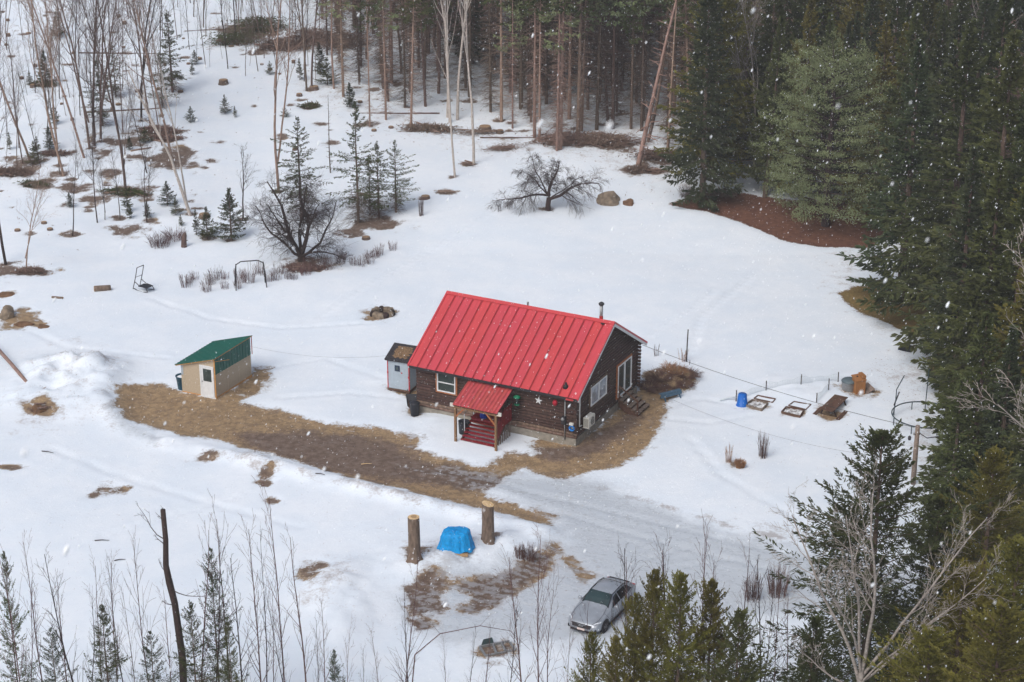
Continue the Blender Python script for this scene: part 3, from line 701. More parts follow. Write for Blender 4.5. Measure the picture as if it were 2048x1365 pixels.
# ------------------------------------------------------------------ garden shed (green metal roof)
def green_shed():
    ox, oy, oz = G(433, 798); th = radians(-25.5)
    t = thing('garden_shed', 'tan plywood shed with a sloping green metal roof and a white door', 'shed', (ox, oy, oz-.02), th)
    w, d = 2.5, 4.05; zl, zh = 1.95, 2.72
    def zt(x): return zl + (zh-zl)*(x+w)/w
    MB().box(-w-.02, .02, -.02, d+.02, -.2, .1).build('skid', M('osb_orange'), t)
    MB().prism([(-w,.1),(0,.1),(0,zh-.04),(-w,zl-.04)], 'y', 0.0, .06).build('wall', M('osb'), t)
    MB().prism([(-w,.1),(0,.1),(0,zh-.04),(-w,zl-.04)], 'y', d-.06, d).build('wall', M('osb'), t)
    for k in range(3):
        MB().box(-.06, random.uniform(-.004,.002), .06+k*(d-.12)/3+.006, .06+(k+1)*(d-.12)/3-.006, .1, zh-.06).build('plywood_sheet', M('osb'), t)
    MB().box(-.07, -.012, .06, d-.06, .1, zh-.08).build('frame', M('osb_orange'), t)
    MB().box(-w, -w+.06, .06, d-.06, .1, zl-.06).build('wall', M('osb'), t)
    MB().box(-w-.012, -w+.25, -.012, .0, .1, 1.2).build('plywood_patch', M('osb'), t)
    MB().box(-w-.015, -w+.14, -.018, -.003, 1.22, 1.93).build('corner_trim', M('shed_grey'), t)
    MB().box(-.05, .03, -.03, .0, .1, zh-.12).build('corner_board', M('osb_orange'), t)
    # green metal on the upper right wall, one rib panel after another
    n = 13
    for i in range(n):
        y0, y1 = i*d/n, (i+1)*d/n; mb = MB(); zb = 1.62 - .12*i/n
        mb.box(.006, .022, y0+.008, y1-.008, zb, zh-.03); mb.box(.022, .05, y0+.03, y0+.09, zb+.002, zh-.032)
        mb.build('wall_panel', M('green_metal'), t)
    rf = MB(); xa, xb = -w-.32, .1
    def Zr(x): return zl + (zh-zl)*(x+w)/w
    rf.prism([(xa,Zr(xa)-.06),(xb,Zr(xb)-.06),(xb,Zr(xb)+.0),(xa,Zr(xa)+.0)], 'y', -.16, d+.12); roof = rf.build('roof', M('osb_orange'), t)
    n = 15; y0 = -.2; dy = (d+.36)/n
    for i in range(n):
        mb = MB(); ya, yb = y0+i*dy, y0+(i+1)*dy
        mb.prism([(xa-.04,Zr(xa)+.002),(xb+.03,Zr(xb)+.01),(xb+.03,Zr(xb)+.025),(xa-.04,Zr(xa)+.018)], 'y', ya+.006, yb-.006)
        mb.prism([(xa-.04,Zr(xa)+.018),(xb+.03,Zr(xb)+.025),(xb+.03,Zr(xb)+.06),(xa-.04,Zr(xa)+.052)], 'y', ya+.05, ya+.1)
        mb.build('roof_panel', M('green_metal'), roof)
    MB().box(.05, .085, d+.06, d+.1, 1.5, zh+.02).build('red_edge', M('red_trim'), t)
    MB().beam((.03, -.1, zh-.18), (.09, 1.5, zh-.62), .03, .03).build('strap', M('osb_orange'), t)
    # door
    x0, x1 = -1.02, -.16
    f = MB(); f.box(x0-.09, x0, -.05, .0, .08, 2.14); f.box(x1, x1+.07, -.05, .0, .08, 2.14); f.box(x0, x1, -.05, .0, 2.05, 2.14); f.box(x0-.09, x1+.16, -.09, .0, .02, .08)
    dr = f.build('door', M('white_trim'), t)
    MB().box(x0+.005, x1-.005, -.032, -.002, .09, 2.045).build('door_leaf', M('white_trim'), dr)
    MB().box(x0+.16, x1-.1, -.042, -.03, 1.1, 1.92).build('pane', M('glass_dark'), dr)
    o = MB().lathe([(.035,0),(.04,.05),(.02,.07)], 8).build('handle', M('galv'), dr); o.location = (x0+.08,-.032,1.05); o.rotation_euler=(pi/2,0,0)
green_shed()
x, y, z = G(362, 779)
t = thing('barrel', 'dark teal barrel filled with snow at the left end of the green roofed shed', 'barrel', (x+.1, y+.15, z-.02))
MB().lathe([(.3,0),(.31,.02),(.4,.84),(.43,.86),(.43,.9),(.38,.9),(.37,.8)], 18).build('barrel_body', mat('teal_plastic',(16,74,96),.4,.12,5), t, True)
MB().lathe([(.37,.80),(.2,.86),(.02,.87)], 18).build('snow_fill', M('snowy_top'), t, True)

# ------------------------------------------------------------------ grey tool shed
def grey_shed():
    ox, oy, oz = G(776, 781); th = radians(-22)
    t = thing('tool_shed', 'small pale grey shed with red trim and a dark roof left of the cabin', 'shed', (ox, oy, oz), th)
    w, d = 1.5, 2.3; ze, zr = 2.12, 2.62
    MB().box(-.02, w+.02, -.03, d, .05, .2).build('skid', M('brown_wood'), t)
    for x in (.08, w-.2):
        MB().box(x, x+.16, .02, d-.1, -.15, .05).build('footing', M('brown_wood'), t)
    MB().prism([(0,.2),(0+d,.2),(d,ze-.03),(d/2+.25,zr-.06),(0,ze-.03)], 'x', 0, w).build('wall', M('shed_grey'), t)
    rf = MB(); ya, ym, yb = -.12, d/2+.25, d+.12
    k1 = (zr-ze)/(ym-0); za = ze-.12*k1
    rf.prism([(ya,za),(ym,zr),(yb,ze-.08),(yb,ze),(ym,zr+.07),(ya,za+.07)], 'x', -.13, w+.13); roof = rf.build('roof', M('shingle'), t)
    n = 7
    for i in range(n):   # shingle courses
        f0, f1 = i/n, (i+1)/n
        a = Vector((0, ya+(ym-ya)*f0-.02, za+.07+(zr-za)*f0+.022)); b = Vector((0, ya+(ym-ya)*f1, za+.07+(zr-za)*f1+.006))
        mb = MB(); vs = [(xx, p.y, p.z+dz) for xx in (-.14, w+.14) for p in (a, b) for dz in (-.018, .0)]
        mb.add(vs, [(0,2,3,1),(4,5,7,6),(0,1,5,4),(2,6,7,3),(0,4,6,2),(1,3,7,5)]); mb.build('shingle_course', M('shingle'), roof)
    for x in (-.012, w-.05): MB().box(x, x+.062, -.022, .04, .2, ze-.02).build('corner_trim', M('red_trim'), t)
    MB().box(0.06, w-.06, -.02, .0, ze-.1, ze-.03).build('fascia', M('white_trim'), t)
    dr = MB().box(.08, w-.09, -.018, .0, .24, ze-.12).build('door', M('shed_grey'), t)
    wi = MB().box(.52, .86, -.05, -.017, 1.42, 1.8).build('window', mat('navy',(22,40,66),.5,.15,5), t)
    MB().box(.60, .78, -.056, -.048, 1.49, 1.73).build('pane', M('glass_dark'), wi)
    for x, zz in ((w-.03,1.1),(0.03,1.25)): MB().box(x-.05, x+.05, -.045, -.02, zz-.06, zz+.06).build('hinge', M('red_trim'), t)
    MB().box(.95, 1.03, -.05, -.017, 1.3, 1.37).build('latch', M('red_trim'), t)
    # mat of leaf litter lying on the shingles
    mb = MB(); vs = []; fs = []; nn = 14
    for j in range(nn):
        for i in range(nn):
            u, v = i/(nn-1), j/(nn-1); r_ = max(abs(u-.5), abs(v-.5))*2
            edge = max(0, 1-r_**3); yy = .12+v*1.1; xx = .2+u*1.15 + .06*sin(v*9+u*3)
            vs.append((xx + .05*sin(j*2.1), yy+.05*sin(i*1.7), za+.07+(yy-ya)*(zr-za)/(ym-ya)+.01+edge*(.07+.05*random.random())))
    for j in range(nn-1):
        for i in range(nn-1): fs.append((j*nn+i, j*nn+i+1, (j+1)*nn+i+1, (j+1)*nn+i))
    o = mb.add(vs, fs).build('leaf_litter', M('moss_litter'), roof)
grey_shed()
#SECTION_END_BUILDINGS
# ------------------------------------------------------------------ car
def car():
    bx_, by_, bz_ = G(1203, 1231)
    t = thing('parked_car', 'silver hatchback car parked nose down on the icy turnaround, light snow on its hood', 'car', (bx_, by_, bz_-.02), radians(0))
    # local frame: x forward (nose at +), y left, z up
    t.rotation_euler = (0, 0, radians(-119))
    st = [ # x, zb, zs, zt, ws, wt, roundness
     (2.22,.30,.52,.58,.60,.48),(2.12,.24,.62,.68,.78,.60),(1.9,.20,.72,.775,.855,.68),(1.5,.20,.80,.86,.885,.70),(1.1,.20,.865,.93,.895,.71),(.78,.20,.90,.985,.90,.70),
     (.45,.20,.915,1.17,.90,.655),(.02,.20,.93,1.375,.90,.585),(-.35,.20,.94,1.425,.90,.575),(-.8,.20,.95,1.42,.90,.57),(-1.25,.20,.96,1.36,.90,.56),(-1.65,.20,.97,1.235,.895,.575),
     (-1.98,.22,.97,1.06,.88,.64),(-2.14,.26,.90,1.00,.84,.66),(-2.24,.32,.80,.86,.76,.60)]
    mb = MB(); rows = []
    for x, zb, zs, zt, ws, wt in st:
        half = [(0,zt+.02),(wt*.55,zt+.012),(wt*.93,zt-.012),(wt+.02,zt-.05),(ws-.015,zs+.02),(ws,zs-.06),(ws+.012,(zs+zb)/2+.03),(ws-.005,zb+.1),(ws-.06,zb)]
        rows.append([(x, y, z) for y, z in half[::-1]] + [(x, -y, z) for y, z in half[1:]])
    n = len(rows[0]); vs = [p for r in rows for p in r]; fs = []
    for i in range(len(rows)-1):
        for k in range(n-1): fs.append((i*n+k, i*n+k+1, (i+1)*n+k+1, (i+1)*n+k))
        fs.append((i*n+n-1, i*n, (i+1)*n, (i+1)*n+n-1))
    fs += [tuple(range(n)), tuple((len(rows)-1)*n+k for k in range(n))[::-1]]
    cp = mat('car_silver', (158,164,172), .3, .12, 2.5, metal=.35, spec=.5)
    body = mb.add(vs, fs).build('body', cp, t, True)
    md = body.modifiers.new('sub', 'SUBSURF'); md.levels = 1; md.render_levels = 1
    gl = mat('car_glass', (34,54,56), .06, .3, 2, spec=.7); gk = mat('car_glass_dark', (24,26,32), .06, .3, 2, spec=.6)
    def patch(name, quads, m, off=.014, parent=t):
        """panels laid on the body surface, each a small grid of stations"""
        b = MB()
        for q in quads:
            v = [Vector(p) for p in q]; nr = (v[1]-v[0]).cross(v[3]-v[0]).normalized()
            c = sum(v, Vector())/4
            if nr.dot(c - Vector((c.x*.7, 0, .4))) < 0: nr = -nr
            o = [p + nr*off for p in v]; i_ = [p - nr*.02 for p in v]
            b.add(o+i_, [(0,1,2,3),(7,6,5,4),(0,4,5,1),(1,5,6,2),(2,6,7,3),(3,7,4,0)])
        return b.build(name, m, parent)
    def at(i, frac, yk):   # interpolate along stations i..i+1; yk index into half profile side
        a, b = rows[i], rows[i+1]; return Vector(a[yk]).lerp(Vector(b[yk]), frac)
    # profile indices: 0..8 left (bottom to centre), 8 = centre, 9..16 right
    L3, R3 = 5, 11     # roof edge point on left, right
    def ws_pt(s, u):   # windscreen point: s 0 bottom..1 top, u -1..1
        x = .74 + (.06-.74)*s; z = 1.01 + (1.392-1.01)*s + .03*sin(s*pi); w = .69 + (.585-.69)*s
        return (x - .03*u*u, w*u, z - .02*u*u)
    q = []
    for k in range(4):
        u0, u1 = -1+k*.5, -.5+k*.5
        for j in range(2): s0, s1 = j*.5, j*.5+.5; q.append((ws_pt(s0,u0), ws_pt(s0,u1), ws_pt(s1,u1), ws_pt(s1,u0)))
    patch('windscreen', q, gl, .018)
    def rw(s, u):
        x = -1.92 + (-1.28+1.92)*s; z = 1.075+(1.365-1.075)*s; w = .60+(.54-.60)*s
        return (x+.04*u*u, w*u, z-.02*u*u)
    patch('rear_window', [(rw(0,-1),rw(0,0),rw(1,0),rw(1,-1)),(rw(0,0),rw(0,1),rw(1,1),rw(1,0))], gk, .018)
    for s in (1, -1):
        def sw(x, f):
            i = next(k for k in range(len(st)-1) if st[k][0] >= x >= st[k+1][0]); fr = (st[i][0]-x)/(st[i][0]-st[i+1][0])
            zs = st[i][2]+(st[i+1][2]-st[i][2])*fr; zt = st[i][3]+(st[i+1][3]-st[i][3])*fr; w1 = st[i][4]+(st[i+1][4]-st[i][4])*fr; w2 = st[i][5]+(st[i+1][5]-st[i][5])*fr
            return (x, s*((w1-.03)+(w2+.03-w1+.03)*f), zs+.04+(zt-.06-zs-.04)*f)
        patch('side_window', [(sw(.55,0),sw(-.28,0),sw(-.28,.93),sw(.08,.93)),], gk, .012)
        patch('side_window', [(sw(-.36,0),sw(-1.12,0),sw(-1.12,.93),sw(-.36,.93))], gk, .012)
        patch('side_window', [(sw(-1.18,0),sw(-1.62,.1),sw(-1.45,.85),sw(-1.18,.93))], gk, .012)
        # wing mirror, lamps, wheels
        m_ = MB().lathe([(.03,-.1),(.085,-.06),(.1,.0),(.085,.06),(.03,.1)], 10).build('wing_mirror', cp, t, True); m_.location = (.42, s*1.0, .98); m_.rotation_euler = (pi/2,0,0); m_.scale = (.75,.8,1.1)
        hl = MB().add([(2.06,s*.50,.63),(1.78,s*.835,.72),(1.70,s*.865,.76),(1.98,s*.60,.725),(2.10,s*.5,.655)], [(0,1,2,3,4)])
        v0 = hl.v[:]; hl.v = []; hl.f = []
        hl.add([(x+.05, y*1.015, z+.0) for x, y, z in v0] + [(x-.1, y*.95, z-.02) for x, y, z in v0], [(0,1,2,3,4),(9,8,7,6,5)]+[(k,(k+1)%5,5+(k+1)%5,5+k) for k in range(5)])
        hl.build('headlight', mat('lamp_glass',(208,214,220),.12,.1,9,spec=.7), t)
        tl = MB().box(-2.2,-2.05,s*.55-.2,s*.55+.22,.86,.95); tl.build('tail_light', mat('tail_red',(150,20,24),.3,.1,9), t)
        MB().box(2.02,2.16,s*.62-.15,s*.62+.15,.30,.47).build('lower_intake', M('steel_black'), t, bevel=.02)
        for x in (1.36, -1.30):
            a = MB().lathe([(.385,-.02),(.385,.02),(.30,.03)], 22).build('wheel_arch', M('steel_black'), t); a.location = (x, s*.885, .34); a.rotation_euler = (-s*pi/2,0,0)
            w_ = MB().lathe([(.2,-.2),(.31,-.2),(.325,-.17),(.325,.02),(.31,.045),(.225,.045)], 22).build('wheel', mat('tyre',(34,32,34),.9,.2,6), t, True); w_.location = (x, s*.885, .325); w_.rotation_euler = (-s*pi/2,0,0)
            r_ = MB(); r_.lathe([(.225,.03),(.215,.038),(.19,.03)], 20)
            for k in range(5):
                a0 = 2*pi*k/5
                r_.beam((0,0,.04), (.2*cos(a0-.12), .2*sin(a0-.12), .035), .035, .02); r_.beam((0,0,.04), (.2*cos(a0+.12), .2*sin(a0+.12), .035), .035, .02)
            r_.build('rim', mat('rim_grey',(96,92,96),.4,.1,4,metal=.6), w_)
    g = MB().add([(2.19,-.52,.60),(2.19,.52,.60),(2.26,.48,.47),(2.26,-.48,.47)]+[(2.05,-.52,.60),(2.05,.52,.60),(2.05,.48,.47),(2.05,-.48,.47)], [(0,1,2,3),(7,6,5,4),(0,4,5,1),(1,5,6,2),(2,6,7,3),(3,7,4,0)])
    gr = g.build('grille', M('steel_black'), t)
    MB().beam((2.185,-.55,.625),(2.185,.55,.625),.04,.03).build('chrome_strip', M('steel_black'), gr)
    lg = MB().tube([(2.25,-.06,.55),(2.255,-.055,.60)], .012, 6).tube([(2.25,.06,.55),(2.255,.055,.60)], .012, 6).tube([(2.256,-.05,.575),(2.256,.05,.575)], .012, 6)
    lg.tube([(2.254,.085*cos(k*pi/6),.575+.06*sin(k*pi/6)) for k in range(13)], .009, 5, False)
    lg.build('badge', M('galv'), gr)
    MB().box(2.245,2.275,-.2,.2,.345,.44).build('number_plate', mat('plate',(214,196,190),.5,.08,30), t)
    MB().box(2.1,2.25,-.6,.6,.24,.315).build('bumper_lip', M('steel_black'), t, bevel=.02)
    for s in (1,-1): MB().tube([(.72,s*.1,1.0),(.66,s*.55-.1,1.05)], .012, 5).build('wiper', M('steel_black'), t)
    MB().box(-2.02,-1.86,-.56,.56,1.09,1.115).build('spoiler', M('steel_black'), t, bevel=.008)
    for s in (1,-1):
        for x0_, z0_, z1_ in ((.62,.28,.93),(-.33,.28,.93),(-1.12,.30,.93)): MB().tube([(x0_,s*.918,z0_),(x0_-.02,s*.925,.58),(x0_-.03,s*.905,z1_)], .009, 4).build('door_seam', M('steel_black'), t)
        MB().tube([(1.0,s*.9,.235),(-.95,s*.9,.235)], .05, 5).build('sill', M('steel_black'), t)
        for x0_ in (.1,-.8): MB().box(x0_-.1,x0_+.08,s*.915-.015,s*.915+.015,.80,.83).build('door_handle', M('galv'), t)
        MB().tube([(.80,s*.66,1.0),(1.3,s*.74,.92),(1.85,s*.72,.80),(2.12,s*.52,.69)], .008, 4).build('bonnet_seam', M('steel_black'), t)
        MB().tube([(.74,s*.705,1.01),(.06,s*.595,1.385),(-.9,s*.585,1.425),(-1.4,s*.575,1.33)], .022, 5).build('window_trim', M('steel_black'), t)
    a = MB().add([(-.95,0,1.43),(-1.15,0,1.42),(-1.15,0,1.50),(-1.1,.03,1.42),(-1.1,-.03,1.42)], [(0,3,2),(0,2,4),(3,1,2),(1,4,2)]).build('antenna_fin', cp, t)
car()

# ------------------------------------------------------------------ tall stumps, tarp, dark crate
def big_stump(px, py, h, r, label, tilt_cut, flare):
    x, y, z = G(px, py)
    t = thing('tall_stump', label, 'stump', (x, y, z-.12), random.uniform(0,6), 'tall tree stumps beside the blue tarp')
    n = 20; prof = [(1.0+flare, 0), (1.0+flare*.55, .18), (1.0+flare*.2, .42), (1.03, .8), (1.0, h*.5), (.97, h)]
    mb = MB(); vs = []; fs = []
    for i, (k, zz) in enumerate(prof):
        for q in range(n):
            a = 2*pi*q/n; lob = 1 + (k-1)*.5*sin(a*5+1) + .03*sin(a*7+zz*3); zz2 = zz + (tilt_cut*cos(a) if i == len(prof)-1 else 0)
            vs.append((r*k*lob*cos(a), r*k*lob*sin(a), zz2))
    for i in range(len(prof)-1):
        for q in range(n): fs.append((i*n+q, i*n+(q+1)%n, (i+1)*n+(q+1)%n, (i+1)*n+q))
    mb.add(vs, fs).build('bark', M('bark_grey'), t, True)
    tp = MB(); k = len(prof)-1
    tp.add([v for v in vs[k*n:]]+[(0,0,h+.01)], [(q,(q+1)%n,n) for q in range(n)]).build('cut_face', M('cut_wood'), t)
    rg = MB().lathe([(r*.5,h+.02),(r*.52,h+.024),(r*.5,h+.028)], 14).build('heartwood', M('cut_old'), t) if tilt_cut == 0 else None
    if tilt_cut:
        MB().add([(r*.6,-r*.75,h-.02),(r*.98,-r*.2,h-.03),(r*.99,.1,h-.45),(r*.85,-.12,h-.7),(r*.72,-r*.72,h-.35)],[(0,1,2,3,4)]).build('torn_bark', M('cut_wood'), t).location = (.01,-.02,0)
big_stump(829, 1118, 2.55, .31, 'tall straight cut tree stump left of the blue tarp', 0, .45)
big_stump(976, 1082, 2.3, .32, 'tall cut tree stump with torn pale top right of the blue tarp', .09, .28)

def tarp():
    x, y, z = G(912, 1100)
    n, hgt = 44, 1.05; vs = []; fs = []; rr = random.Random(3)
    rings = [(0,1.02,0),(.5,1.0,0),(.78,.97,.1),(.88,.90,.2),(.95,.74,.35),(1.0,.56,.5),(1.06,.38,.6),(1.13,.2,.7),(1.2,.04,.8)]
    for i, (k, zz, fo) in enumerate(rings):
        for q in range(n):
            a = 2*pi*q/n; sup = (abs(cos(a))**3.2+abs(sin(a))**3.2)**(-1/3.2)
            fold = 1 + fo*(.045*sin(a*9+1)+.035*sin(a*14+2.2)+.03*sin(a*23+.5)); zz2 = zz
            if i == len(rings)-1: zz2 += .06*sin(a*5)+.04*sin(a*11)
            cr = rr.uniform(-.03,.03); vs.append((.86*k*sup*fold*cos(a)*.93+cr, .66*k*sup*fold*sin(a)+rr.uniform(-.03,.03), hgt*zz2 + .05*cos(a+.4)*k + rr.uniform(-.018,.018)))
    for i in range(len(rings)-1):
        for q in range(n): fs.append((i*n+q, i*n+(q+1)%n, (i+1)*n+(q+1)%n, (i+1)*n+q))
    t = thing('tarp_cover', 'bright blue tarp draped over a boxy pile between the two tall stumps', 'tarp', (x, y+.3, z-.05), radians(-8))
    o = MB().add(vs, fs).build('tarp', M('tarp_blue'), t, False)
    MB().box(-.55,.55,-.42,.42,-.1,.9).build('covered_crate', M('grey_wood'), t)
    MB().box(-.2,.75,-.80,-.68,-.05,.09).build('board', M('cut_old'), t)
tarp()

x, y, z = G(995, 1300)
t = thing('drain_crate', 'dark open crate frame sunk in the snow below the turnaround', 'crate', (x, y, z-.1), radians(20))
for a, b in (((-.75,-.4,.12),(.75,-.4,.12)),((-.75,.45,.15),(.75,.45,.15)),((-.75,-.4,.12),(-.75,.45,.15)),((.75,-.4,.12),(.75,.45,.15)),((-.2,-.4,.15),(-.1,.45,.18)),((.3,-.4,.15),(.35,.45,.18))):
    MB().beam(a, b, .09, .14).build('bar', M('galv'), t)
MB().box(-.7,.7,-.36,.42,-.05,.06).build('floor_panel', M('steel_black'), t)
MB().add([(-.7,.45,.1),(.0,.45,.14),(-.05,.6,.45),(-.5,.6,.42)],[(0,1,2,3)]).add([(-.7,.49,.1),(.0,.49,.14),(-.05,.64,.45),(-.5,.64,.42)],[(3,2,1,0)]).build('glass_lid', M('glass_green'), t)

# ------------------------------------------------------------------ fire ring, garden, table, trampoline
x, y, z = G(765, 631)
t = thing('fire_ring', 'ring of dark stones left of the cabin in open snow', 'fire pit', (x, y, z-.05))
for k in range(11):
    a = 2*pi*k/11; s_ = random.uniform(.17,.23)
    mb = MB(); mb.lathe([(s_*.8,0),(s_*1.05,.1),(s_*1.0,.34),(s_*.7,.44)], 7); v = [(p[0]*random.uniform(.85,1.15), p[1]*1.25, p[2]*random.uniform(.92,1.1)) for p in mb.v]; mb.v = v
    o = mb.build('stone', M('rock' if k % 3 else 'bark_dark'), t); o.location = (.66*cos(a), .62*sin(a), 0); o.rotation_euler = (0,0,a)
MB().lathe([(.0,.12),(.55,.10),(.56,.0)], 16, cap=False).build('ash', M('bark_dark'), t)

def fence():
    pp = [(1472,803),(1532,781),(1602,769),(1676,764)]; pp2 = [(1633,805),(1657,780)]
    x0, y0, z0 = G(1560, 785)
    t = thing('garden_fence', 'low white netting fence on thin posts around the snowy garden beds', 'fence', (x0, y0, z0))
    def rel(p): return Vector(p) - Vector((x0, y0, z0))
    def run(pix, sag):
        P = [rel(G(*p)) for p in pix]
        for p in P:
            MB().tube([p-Vector((0,0,.2)), p+Vector((0,0,random.uniform(.62,.78)))], .032, 6).build('post', M('bark_dark'), t)
        net = MB(); r_ = .006
        for a, b in zip(P, P[1:]):
            m = max(4, int((b-a).length/.11)); prev = None
            for i in range(m+1):
                u = i/m; q = a.lerp(b, u); top = .50 - sag*sin(u*pi) + .05*sin(i*.7)
                off = Vector((0, .22*sin(u*pi)*(1 if sag > .1 else .3), 0))
                net.tube([q+off*1.0+Vector((0,0,-.02)), q+off+Vector((0,0,top))], r_*1.5, 3, False)
                if prev is not None:
                    for f in (.0, .2, .4, .6, .8, 1.0): net.tube([prev[0]+Vector((0,0,prev[1]*f)), q+off+Vector((0,0,top*f))], r_*(1.8 if f in (0,1) else 1), 3, False)
                prev = (q+off, top)
        o = net.build('netting', mat('net_white',(196,206,212),.7,.05,9), t); o['kind'] = 'stuff'
    run(pp, .16); run(pp2, .1)
    p0 = rel(G(1440, 806)); 
    o = MB().tube([rel(G(1440,804))+Vector((0,0,.1)), rel(G(1456,800))+Vector((0,0,.12)), rel(G(1472,803))+Vector((0,0,.3))], .05, 6).build('rolled_netting', M('net_white'), t, True)
fence()
def bed(p4, label, hgt, wood, soil):
    P = [Vector(G(*p)) for p in p4]; c = sum(P, Vector())/4
    t = thing('garden_bed', label, 'garden bed', tuple(c), 0, 'raised beds in the snowy garden')
    for a, b in zip(P, P[1:]+P[:1]):
        MB().beam(a-c+Vector((0,0,hgt-.1)), b-c+Vector((0,0,hgt-.1)), .055, .24).build('board', M(wood), t)
    if soil:
        mb = MB(); n = 12; vs = []
        for j in range(n):
            for i in range(n):
                u, v = .04+.92*i/(n-1), .04+.92*j/(n-1); p = (P[0]*(1-u)+P[1]*u)*(1-v) + (P[3]*(1-u)+P[2]*u)*v - c
                vs.append((p.x, p.y, p.z+hgt-.10+random.uniform(-.05,.07)))
        mb.add(vs, [(j*n+i, j*n+i+1, (j+1)*n+i+1, (j+1)*n+i) for j in range(n-1) for i in range(n-1)]).build('soil', soil, t)
patchy = mat('soil_snow', (92,80,72), .95, .3, 3.2, .5, col2=(225,228,232))
bed([(1491,813),(1504,803),(1536,809),(1523,823)], 'grey framed garden bed with bare soil beside the blue bucket', .13, 'grey_wood', patchy)
bed([(1563,827),(1572,817),(1608,822),(1600,836)], 'garden bed with dark soil clumps nearest the picnic table', .12, 'brown_wood', patchy)
bed([(1508,798),(1516,792),(1551,799),(1545,806)], 'garden bed with only its rim showing behind the soil bed by the bucket', .04, 'brown_wood', None)
bed([(1577,812),(1588,804),(1622,810),(1612,820)], 'garden bed with only its rim showing behind the dark soil bed', .03, 'brown_wood', None)
x, y, z = G(1484, 811)
t = thing('blue_bucket', 'tall bright blue bucket turned upside down at the garden corner', 'bucket', (x, y, z-.05), .3)
MB().lathe([(.36,0),(.38,.02),(.38,.07),(.34,.08),(.27,.78),(.25,.82),(.02,.83)], 20).build('bucket_body', M('plastic_blue'), t, True)
x, y, z = G(1699, 783)
t = thing('storage_tub', 'grey lidded tub next to the orange wooden box in the garden', 'tub', (x, y+.25, z-.06), radians(10))
MB().lathe([(.42,0),(.44,.05),(.47,.62),(.49,.64)], 18).build('tub_body', M('galv'), t, True)
MB().lathe([(.51,.64),(.51,.70),(.40,.78),(.05,.80)], 18).build('lid', mat('tub_lid',(88,102,108),.5,.1,5), t, True)
x, y, z = G(1716, 786)
t = thing('wooden_box', 'orange brown wooden cabinet standing in the snow beside the grey tub', 'cabinet', (x, y+.1, z-.08), radians(16))
wd = mat('box_orange', (150,102,60), .8, .2, 6, .2, stretch=(6,6,.6)); 
for k in range(4): MB().box(-.32+k*.16, -.165+k*.16, -.36, -.34, .0, .95).build('plank', wd, t)
for k in range(4): MB().box(.32, .34, -.335+k*.17, -.17+k*.17, .0, 1.1).build('plank', wd, t)
MB().box(-.30,.31,-.335,.33,.02,.93).build('carcass', wd, t)
MB().add([(-.36,-.4,.96),(.36,-.4,1.0),(.36,.38,1.14),(-.36,.38,1.1),(-.36,-.4,1.0),(.36,-.4,1.04),(.36,.38,1.18),(-.36,.38,1.14)], [(3,2,1,0),(4,5,6,7),(0,1,5,4),(1,2,6,5),(2,3,7,6),(3,0,4,7)]).build('lid', wd, t)
MB().box(.12,.36,-.3,.34,1.12,1.28).build('top_rail', wd, t)
MB().lathe([(.06,0),(.07,.05),(.04,.08)], 8, (-.05,.1,1.08)).build('knob', M('bark_dark'), t)
x, y, z = G(1735, 782)
o = MB().box(-.3,.3,-.45,.45,0,.07).build('plank_panel', M('grey_wood')); o.location = (x,y,z+.14); o.rotation_euler = (.1,-.5,.3); tag(o, 'grey board leaning in the melt hole beside the orange wooden cabinet', 'board')

def picnic():
    a, b = Vector(G(1652, 836)), Vector(G(1682, 803)); c = (a+b)/2; d = (b-a); L2 = 2.5; th = math.atan2(d.y, d.x)
    t = thing('picnic_table', 'weathered brown picnic table half buried in snow beside the garden', 'table', (c.x, c.y, c.z-.34), th)
    for k in range(5): MB().box(-L2/2, L2/2, -.43+k*.175, -.43+k*.175+.165, .74, .785).build('top_board', M('brown_wood'), t)
    for s in (-1,1):
        for k in range(2): MB().box(-L2/2, L2/2, s*.75-.13+k*.14, s*.75-.01+k*.14, .3, .34).build('seat_board', M('brown_wood'), t)
        for e in (-.85,.85):
            MB().beam((e, s*.3, .74), (e, s*.68, -.1), .09, .04, up=(1,0,0)).build('leg', M('bark_dark'), t)
    for e in (-.85,.85):
        MB().box(e-.02, e+.02, -.85, .85, .24, .3).build('cross_bar', M('bark_dark'), t); MB().box(e-.02,e+.02,-.4,.4,.66,.735).build('batten', M('bark_dark'), t)
picnic()

def trampoline():
    x, y, z = G(1848, 845); R_ = 1.95
    t = thing('trampoline_frame', 'bare dark trampoline ring on short legs at the right edge of the snow', 'trampoline', (x, y, z), 0)
    m_ = mat('tramp_steel', (48,66,74), .5, .2, 5, metal=.3)
    MB().tube([(R_*cos(k*pi/24), R_*sin(k*pi/24), .5) for k in range(49)], .04, 6, False).build('ring', m_, t, True)
    for k in range(8):
        a = 2*pi*k/8+.2; MB().tube([(R_*cos(a), R_*sin(a), .5), (R_*cos(a), R_*sin(a), -.1)], .03, 6).build('leg', m_, t)
    a = pi-.5; p = (R_*cos(a), R_*sin(a), 0); MB().tube([p, (p[0]+.1,p[1],1.0), (p[0]+.12,p[1]+.1,1.7), (p[0]+.55,p[1]+.2,2.6)], .03, 6).build('net_pole', m_, t)
    MB().tube([(p[0]+.02,p[1],.7), (p[0]+.3,p[1]+.1,1.55)], .04, 6).build('pole_sleeve', M('steel_black'), t)
    a = 1.35; p = (R_*cos(a), R_*sin(a), 0); MB().tube([p, (p[0]+.04,p[1],2.9)], .03, 6).build('net_pole', m_, t)
trampoline()

